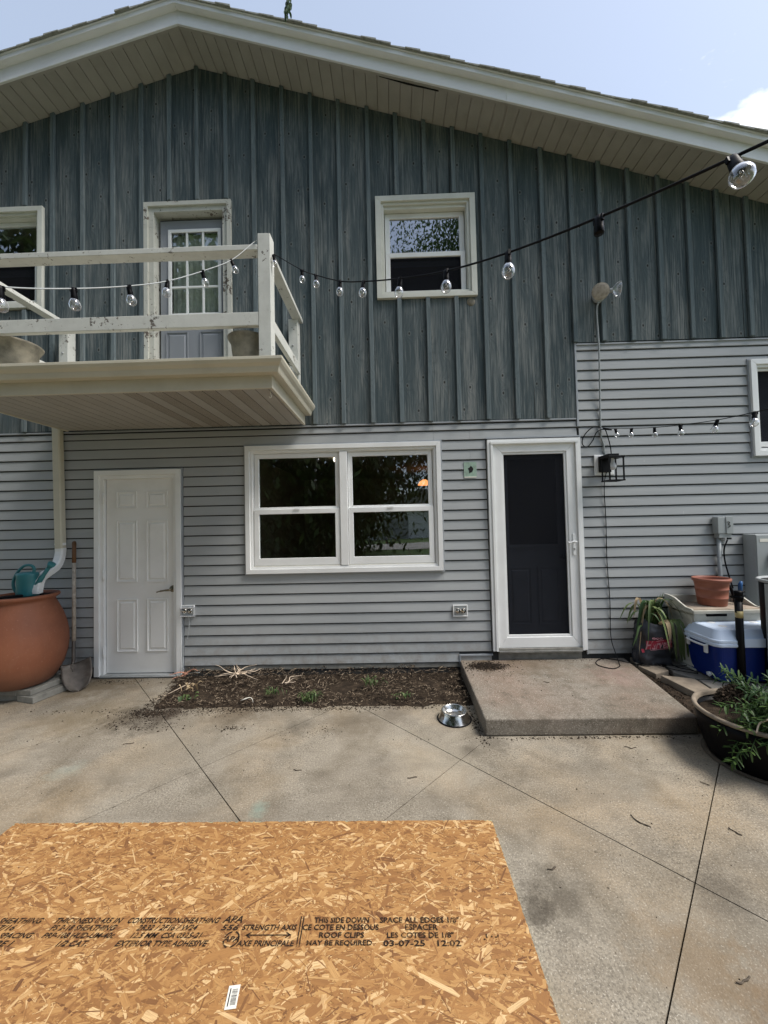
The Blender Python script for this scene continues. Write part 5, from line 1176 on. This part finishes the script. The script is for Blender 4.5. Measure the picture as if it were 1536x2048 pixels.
# terracotta plastic pot
tp = empty('flower_pot', (3.035, -.19, .680), 'empty terracotta plastic pot on top of the white cabinet', 'pot')
m = MB(); m.lathe([(0, 0), (.128, 0), (.132, .006), (.142, .07), (.1445, .071), (.1445, .075), (.142, .077), (.151, .150), (.1535, .151), (.1535, .156), (.151, .158), (.155, .195), (.158, .197), (.158, .2), (.164, .222), (.176, .226), (.180, .240), (.178, .254), (.168, .256), (.160, .246), (.153, .2), (.135, .03), (0, .028)], n=56, sx=.84, sy=.80); m.build('pot_body', 'terracotta_plastic', tp)
m = MB(); m.tube(smooth_path([(3.18, -.15, .92), (3.225, -.17, .84), (3.24, -.19, .75), (3.24, -.2, .70)], 5), .014, 8); m.tube([(3.22, -.18, .745), (3.34, -.19, .80)], .012, 8)
sp = m.build('hose_nozzle', 'rubber'); tag(sp, 'black hose end with blue nozzle behind the terracotta pot', 'hose nozzle')
m = MB(); m.tube([(3.29, -.20, .78), (3.292, -.205, .87), (3.30, -.21, .90)], [.015, .017, .008], 10); m.build('nozzle', 'blue_plastic', sp)
# cooler
cl = empty('cooler', (2.685, -.63, .1285), 'blue picnic cooler with pale white lid in front of the white cabinet', 'cooler')
cl.rotation_euler = (0, 0, R(-2))
def rrect(x0, x1, y0, y1, r, n=6):
    out = []
    for (cx, cy, a0) in ((x1 - r, y0 + r, -90), (x1 - r, y1 - r, 0), (x0 + r, y1 - r, 90), (x0 + r, y0 + r, 180)):
        for k in range(n + 1): a = R(a0 + 90 * k / n); out.append((cx + r * math.cos(a), cy + r * math.sin(a)))
    return out
def loft(mb, loops, cap=True):
    n = len(loops[0]); vs = [p for l in loops for p in l]
    mb.add(vs, [(i * n + k, i * n + (k + 1) % n, (i + 1) * n + (k + 1) % n, (i + 1) * n + k) for i in range(len(loops) - 1) for k in range(n)] + ([tuple(range(n - 1, -1, -1)), tuple((len(loops) - 1) * n + k for k in range(n))] if cap else []))
def lp(x0, x1, y0, y1, r, z): return [(x, y, z) for x, y in rrect(x0, x1, y0, y1, r)]
CW, CD = .70, .38
m = MB(); loft(m, [lp(.040, CW - .040, .035, CD - .035, .04, 0), lp(.030, CW - .030, .025, CD - .025, .045, .01), lp(.006, CW - .006, .006, CD - .006, .055, .295)]); m.build('tub', 'cooler_blue', cl, bevel=.0)
m = MB(); loft(m, [lp(-.002, CW + .002, -.002, CD + .002, .058, .2955), lp(-.010, CW + .010, -.010, CD + .010, .060, .303), lp(-.010, CW + .010, -.010, CD + .010, .060, .322), lp(-.004, CW + .004, -.004, CD + .004, .058, .326), lp(-.008, CW + .008, -.008, CD + .008, .058, .332), lp(-.008, CW + .008, -.008, CD + .008, .058, .352), lp(.0, CW, .0, CD, .058, .358), lp(.035, CW - .035, .035, CD - .035, .045, .430), lp(.050, CW - .050, .050, CD - .050, .04, .437)]); lid = m.build('lid', 'lid_blue_white', cl, bevel=.002)
for (x, y) in ((.16, .13), (.16, .25), (.52, .13), (.52, .25)):
    m = MB(); m.lathe([(0, .003), (.03, .003), (.034, .0)], (x, y, .4375), 20, sy=.8); m.build('cup_recess', 'white_plastic', lid)
m = MB(); m.prism([(.20, .300), (.50, .300), (.47, .372), (.21, .372)], 'y', -.0165, -.0065); m.build('latch_panel', 'lid_blue_white', lid, bevel=.004)
m = MB(); m.tube(smooth_path([(-.004, .09, .295), (-.028, .092, .288), (-.030, .19, .284), (-.028, .288, .288), (-.004, .29, .295)], 4), .010, 8, flat=.8); m.build('handle', 'white_plastic', cl)
m = MB(); m.box(-.026, -.008, .075, .105, .225, .290); m.box(-.026, -.008, .275, .300, .235, .290); m.build('handle_end', 'white_plastic', cl, bevel=.003)
m = MB(); m.tube([(.022, .10, .045), (-.004, .098, .045)], .017, 14); m.tube([(.002, .085, .03), (.0, .112, .052)], .009, 8); m.build('drain_plug', 'white_plastic', cl)
# black bin at the right edge
bn = empty('round_bin', (3.25, -.50, .12), 'black cylindrical bin with pale metal rim at the right edge', 'bin')
m = MB(); m.lathe([(0, 0), (.205, 0), (.21, .01), (.215, .86), (.0, .85)], n=48); m.build('bin_body', 'black_plastic', bn)
m = MB(); m.lathe([(.216, .845), (.232, .852), (.234, .868), (.222, .874), (.205, .868), (.200, .80)], n=48); m.build('rim', 'dull_metal', bn)
bn.location = (3.265, -.72, .12)
m = MB(); m.box(-.222, -.214, -.03, .03, 0, .84); m.build('side_strip', 'dull_metal', bn)
# black pole
pl = empty('black_pole', (2.875, -.64, .12), 'slim black pole with cap and gold label standing in front of the cooler', 'pole')
m = MB(); m.tube([(0, 0, 0), (-.002, 0, .70)], .0265, 18); m.build('tube', 'black_metal', pl)
m = MB(); m.lathe([(0, .775), (.026, .775), (.031, .768), (.031, .740), (.026, .737), (.033, .732), (.034, .715), (.028, .708), (.028, .69), (0, .69)], n=24); m.tube([(0, 0, .735), (-.05, .0, .725)], .011, 8); m.build('cap', 'black_plastic', pl)
m = MB(); m.tube([(-.001, 0, .555), (-.001, 0, .610)], .0272, 18); m.build('label_band', 'gold_label', pl)
m = MB(); m.tube([(0, 0, .0), (0, 0, .02), (0, 0, .04)], [.05, .04, .028], 16); m.build('foot', 'black_plastic', pl)

# black bag with the iris plants
bg_ = empty('plant_bag', (2.50, -.125, .127), 'dark grey fabric bag with red script print holding uprooted iris plants', 'bag')
def bagpt(u, v):      # u angle, v height 0..1
    a = u * 2 * math.pi; rx = .165 + .02 * math.sin(v * 3.1) - .045 * v; ry = .085 + .015 * math.sin(v * 3.1) - .01 * v
    wv = mnoise.fractal(Vector((math.cos(a) * 1.6, math.sin(a) * 1.6, v * 3.2)), 1, 2, 3) * .030
    z = v * (.40 + .03 * math.sin(a * 2 + 1)) + .0
    sq = lambda c, e: math.copysign(abs(c) ** e, c)
    return Vector(((rx + wv) * sq(math.cos(a), .75), (ry + wv * .8) * sq(math.sin(a), .75), z))
nu, nv_ = 64, 26; m = MB(); vs = [bagpt(i / nu, j / nv_) for j in range(nv_ + 1) for i in range(nu)]
m.add(vs, [(j * nu + i, j * nu + (i + 1) % nu, (j + 1) * nu + (i + 1) % nu, (j + 1) * nu + i) for j in range(nv_) for i in range(nu)], smooth=True)
m.add([bagpt(i / nu, .93) * .97 for i in range(nu)], [tuple(range(nu))]); m.build('bag_cloth', 'bag', bg_, kind='open')
def onbag(x, z, off=.003):      # point on the front of the bag
    v = z / .40; best = None
    for i in range(33, 64):
        p = bagpt(i / nu, v)
        if best is None or abs(p.x - x) < abs(best.x - x): best = p
    return Vector((x, best.y - off - .002, z))
def bag_text(txt, x0, x1, z0, z1, mat, rise, off, shear=.35, bold=.02):
    tmp = MB(); text_fit(tmp, txt, x0, x1, z0, z1, 0, shear, bold); out = MB()
    vs = [onbag(v[0], v[1] + (v[0] - x0) * rise, off) for v in tmp.v]; out.add(vs, [tuple(f) for f in tmp.f]); out.build('print', mat, bg_, kind='open')
def bag_quad(x0, x1, z0, z1, mat, rise, off):
    n = 10; out = MB(); vs = [onbag(x0 + (x1 - x0) * i / n, z + (x1 - x0) * i / n * rise, off) for z in (z0, z1) for i in range(n + 1)]
    out.add(vs, [(i, i + 1, n + 2 + i, n + 1 + i) for i in range(n)]); out.build('print', mat, bg_, kind='open')
bag_quad(-.11, .12, .145, .225, 'bag_red', .10, .002)
bag_text('Harvest', -.12, .12, .140, .222, 'bag_pink', .12, .0045)
bag_quad(-.08, .11, .138, .143, 'bag_pink', .10, .003); bag_quad(-.03, .11, .222, .228, 'bag_pink', .10, .003)
bag_text('ooo', -.065, .035, .240, .268, 'bag_pink', 0, .003, 0, .03)
bag_quad(-.150, -.128, .115, .145, 'bag_red', 0, .003); bag_quad(.07, .10, .262, .288, 'bag_red', 0, .003)
iris = MB(); dry = MB(); ri = random.Random(14)
for i in range(34):
    a = ri.uniform(0, 6.28); b = Vector((ri.uniform(-.09, .08), ri.uniform(-.04, .04), .36)); L_ = ri.uniform(.18, .42); out = ri.uniform(.25, 1.0)
    dx, dy = math.cos(a), math.sin(a) * .55
    if dy > 0: dy *= .3
    droop = ri.uniform(.0, 1.0)
    p = [b, b + Vector((dx * out * .25, dy * out * .25, .55)) * L_, b + Vector((dx * out * .75, dy * out * .75 - .1, .62 - droop * .35)) * L_, b + Vector((dx * out * 1.15, dy * out * 1.1 - .16, .35 - droop * 1.2)) * L_]
    for q in p: q.y = min(q.y, .085)
    ribbon(iris if i % 8 else dry, p, ri.uniform(.009, .017), ri.random(), fold=.35)
for (sx, ex_, lw) in ((.09, .17, .018), (.12, .145, .016), (.14, .21, .013), (.06, .10, .012)):     # long leaves hanging down the right side
    ribbon(iris, [Vector((sx, -.05, .37)), Vector((sx + .03, -.13, .43)), Vector((ex_, -.15, .30)), Vector((ex_ + .01, -.15, .13)), Vector((ex_ + .03, -.14, .03 + ri.uniform(0, .06)))], lw, ri.uniform(.3, .8), up=(0, -1, 0.1))
ribbon(iris, [Vector((-.10, -.04, .36)), Vector((-.17, -.08, .36)), Vector((-.21, -.10, .28)), Vector((-.25, -.10, .18))], .010, .2, up=(0, -1, .1))
ribbon(dry, [Vector((.02, -.07, .38)), Vector((.05, -.13, .42)), Vector((.06, -.15, .34)), Vector((.062, -.15, .24))], .020, .8, up=(0, -1, .1))
for k in range(5): ribbon(iris, [Vector((.04 + k * .012, .02, .36)), Vector((.05 + k * .01, .03, .5)), Vector((.04 + k * .03, .04, .60 + .015 * k))], .008, .1 + .1 * k, up=(0, -1, 0))
iris.build('iris_leaves', 'leaf_iris', bg_, kind='open'); dry.build('dry_leaves', 'leaf_dry', bg_, kind='open')

# black planter, bottom right
pt = empty('planter', (2.26, -1.415, .001), 'large round black planter with trailing green plant at the right edge of the patio', 'planter')
m = MB(); m.lathe([(0, 0), (.240, 0), (.252, .012), (.272, .06), (.292, .14), (.305, .22), (.312, .276), (.302, .276), (.290, .22), (.0, .215)], n=64); m.build('planter_body', 'black_plastic', pt)
m = MB(); m.lathe([(.313, .2765), (.321, .279), (.324, .290), (.318, .300), (.304, .300), (.296, .290), (.293, .272)], n=64); m.build('rim', 'paver', pt)
m = MB(); m.lathe([(.288, .24), (.24, .255), (.15, .275), (.06, .285), (0, .287)], n=32); m.build('potting_soil', 'soil', pt)
m = MB(); m.lathe([(.252, .0005), (.278, .0008), (.284, .006), (.255, .010)], n=48); m.build('saucer_edge', 'bark', pt)
pp = MB(); fl1 = MB(); fl2 = MB(); rp_ = random.Random(77)
def sprig(base, tip, n, ll, wl, tb):
    mid = base.lerp(tip, .5) + Vector((0, 0, .06)); path = smooth_path([base, mid, tip], 8)
    pp.tube(path, .0022, 5, cap=False)
    for k in range(n):
        i = int(len(path) * (.15 + .85 * k / n)); i = min(i, len(path) - 2); p = path[i]; d = (path[i + 1] - p).normalized(); a = k * 2.4 + rp_.uniform(-.3, .3)
        s_ = d.orthogonal().normalized(); s_ = Matrix.Rotation(a, 3, d) @ s_; q = p + s_ * ll * .5 + d * ll * .35; e_ = p + s_ * ll * .9 + d * ll * .62 + Vector((0, 0, -.006))
        ribbon(pp, [p, q, e_], wl * rp_.uniform(.8, 1.2), min(1, max(0, tb + rp_.gauss(0, .18))), fold=.15)
for i in range(70):
    a = rp_.uniform(0, 6.28); r0 = rp_.uniform(0, .14); b = Vector((.06 + math.cos(a) * r0, -.05 + math.sin(a) * r0 * .8, .27)); rr_ = rp_.uniform(.08, .30)
    t_ = b + Vector((math.cos(a) * rr_, math.sin(a) * rr_, rp_.uniform(-.02, .20)))
    if t_.x < -.10 and t_.y > -.10: continue
    sprig(b, t_, 20, rp_.uniform(.040, .060), .0052, rp_.uniform(.1, .7))
for (tx_, ty_, tz_, s_) in ((-.31, -.16, .16, .5), (-.33, -.17, .08, .6), (-.33, -.10, .24, .7), (-.36, -.22, .12, .8), (-.30, -.26, .20, .9), (-.26, -.20, .30, .85), (-.16, -.38, .16, .6), (-.28, -.06, .36, .6), (-.24, -.15, .36, .4), (-.20, -.22, .34, .5), (-.14, -.34, .12, .75), (.05, -.40, .12, .6), (-.22, -.28, .25, .3), (.0, -.36, .20, .8), (.12, -.38, .16, .5), (-.12, -.20, .42, .75), (.02, -.12, .50, .95), (.10, -.2, .46, .9), (.16, -.1, .50, .9), (-.05, -.30, .34, .8), (.08, -.34, .30, .9), (-.18, -.26, .33, .6), (.2, -.3, .3, .9)):
    sprig(Vector((.02, -.08, .28)), Vector((tx_, ty_, tz_)), 34, .048, .0052, s_)
for (x, y, z) in ((.02, -.30, .34), (.06, -.28, .32), (.09, -.33, .26), (.13, -.30, .30), (.0, -.26, .37), (.16, -.34, .24)):
    for k in range(7):
        a = k * .9; b = Vector((x, y, z)); ribbon(fl1 if k % 3 else fl2, [b, b + Vector((math.cos(a) * .014, math.sin(a) * .014 - .004, .008)), b + Vector((math.cos(a) * .030, math.sin(a) * .030 - .008, -.002))], .006, .5)
m = MB(); m.lathe([(0, -.022), (.008, -.018), (.010, -.004), (.006, .010), (0, .018)], (.075, -.40, .13), 12); m.build('seed_pod', 'petal_pale', pt)
pp.build('foliage', 'leaf_planter', pt, kind='open'); fl1.build('petals', 'petal', pt, kind='open'); fl2.build('petals', 'petal_pale', pt, kind='open')
m = MB(); m.tube(smooth_path([(-.235, -.235, .30), (-.20, -.22, .345), (-.17, -.235, .37), (-.13, -.215, .40), (-.10, -.22, .43)], 4), .0038, 6); m.build('bare_stem', 'root', pt)
# soil mound with roots heaped in the planter
m = MB(); ra = random.Random(41)
for i in range(1900):
    a, b = ra.uniform(0, 6.28), ra.uniform(0, 1.4); r = .115 * ra.uniform(.80, 1.10); blob(m, .02 + math.cos(a) * math.cos(b) * r * 1.25, .14 + math.sin(a) * math.cos(b) * r * .95, .245 + math.sin(b) * r * 1.25, ra.uniform(.005, .012), max(0, ra.gauss(.42, .28)))
m.lathe([(.13, .0), (.12, .05), (.08, .10), (0, .12)], (.02, .14, .235), 20); m.build('root_ball', 'crumb', pt, kind='stuff')

# ================================================================ trees and a house behind the viewer (they show in the glass)
def tree(label, x, y, h, cr, n, seed, zb=.22, droop=0.5, ls=.11):
    e = empty('tree', (x, y, -.14), label, 'tree', 'trees behind the patio'); rr = random.Random(seed)
    m = MB(); m.tube(smooth_path([(0, 0, 0), (.1, .05, h * .25), (-.1, 0, h * .5), (0, .1, h * .85)], 4), [.34 * (1 - .85 * k / 12) + .02 for k in range(13)], 12); m.build('trunk', 'bark', e)
    m = MB(); cl_ = []
    for i in range(26):
        a = rr.uniform(0, 6.28); b = rr.uniform(zb, .96); rad = cr * math.sqrt(max(.05, 1 - ((b - .58) / .48) ** 2)) * rr.uniform(.45, 1.0); c = Vector((math.cos(a) * rad, math.sin(a) * rad, h * b)); cl_.append((c, rr.uniform(.5, 1.15)))
        s0 = Vector((0, 0, h * b * .62)); m.tube(smooth_path([s0, s0.lerp(c, .5) + Vector((0, 0, .3)), c], 3), [.07, .06, .05, .045, .04, .03, .02], 6)
    m.build('limb', 'bark', e, kind=None)
    vs = []; fs = []; tint = []
    m = MB()
    for i in range(n):
        c, r = cl_[i % len(cl_)]; rx = r * cr * .34
        p = c + Vector((rr.gauss(0, rx), rr.gauss(0, rx), rr.gauss(0, rx * .8) - abs(rr.gauss(0, droop))))
        a = rr.uniform(0, 6.28); d = Vector((math.cos(a) * .6, math.sin(a) * .6, -rr.uniform(.1, 1.3))).normalized() * ls * rr.uniform(.6, 1.4); s_ = Vector((-math.sin(a), math.cos(a), rr.uniform(-.5, .5))) * ls * .22
        m.add([p, p + d * .5 + s_, p + d, p + d * .5 - s_], [(0, 1, 2, 3)], min(1, max(0, rr.gauss(.45, .25))))
    m.build('crown', 'leaf_tree', e, kind='stuff'); return e
tree('tall drooping tree behind the viewer mirrored in the upper window', 3.6, -12.0, 15.5, 3.4, 40000, 3, .36, .9, .16)
tree('broad dark tree behind the viewer mirrored in the left lower window', -5.6, -12.5, 13.0, 5.2, 30000, 4, .08, .5, .34)
tree('tall dark tree far to the left behind the viewer mirrored in the upper left window', -15.5, -11.5, 17.5, 6.0, 30000, 12, .2, .6, .34)
tree('dark tree further back on the left mirrored in the lower windows', -3.4, -17.5, 13.0, 4.2, 30000, 5, .08, .4, .36)
nb = empty('neighbour_house', (2.5, -33, -.14), 'white neighbouring house with lap siding seen only as a reflection', 'house')
m = MB(); m.box(-6, 7, -6, 0, 0, 2.9); m.build('wall', 'vinyl_white', nb)
m = MB(); m.prism([(-6.3, 2.85), (.5, 4.9), (7.3, 2.85)], 'y', -6.4, .4); m.build('roof', 'shingle', nb)
m = MB(); m.box(-3.5, -.9, .001, .03, 0, 2.2); m.build('garage_door', 'dull_metal', nb)
m = MB(); m.box(1.5, 2.6, .001, .03, 1.0, 2.2); m.build('window', 'dark', nb)
# twigs hanging from an overhead branch
br = empty('tree_branch', (-1.6, -2.2, 4.85), 'few leaves hanging from an overhead branch at the top edge', 'branch'); rr = random.Random(4)
m = MB(); m.tube(smooth_path([(-3, -4, 1.2), (-1, -1.4, .45), (.4, .1, .05), (1.05, .5, -.12)], 4), [.03 - .002 * k for k in range(13)], 7); m.tube(smooth_path([(.2, -.2, .1), (-.4, .3, .0), (-1.1, .2, -.25)], 4), .008, 6); m.build('limb', 'bark', br)
m = MB()
for (tx_, ty_, tz_, n) in ((1.06, .52, -.13, 10), (-1.10, .2, -.27, 9)):
    b = Vector((tx_, ty_, tz_)); tips = [b + Vector((rr.uniform(-.03, .04), 0, -.10 - rr.random() * .12)) for _ in range(3)]
    for tp_ in tips:
        m.tube([b, tp_], .0012, 4, cap=False)
        for k in range(n):
            q = b.lerp(tp_, .3 + .7 * k / n); a = rr.uniform(0, 6.28); ribbon(m, [q, q + Vector((math.cos(a) * .012, math.sin(a) * .01, -.012)), q + Vector((math.cos(a) * .016, math.sin(a) * .012, -.035))], .0065, rr.random() * .4, up=(0, -1, 0))
m.build('leaves', 'leaf_iris', br, kind='open')
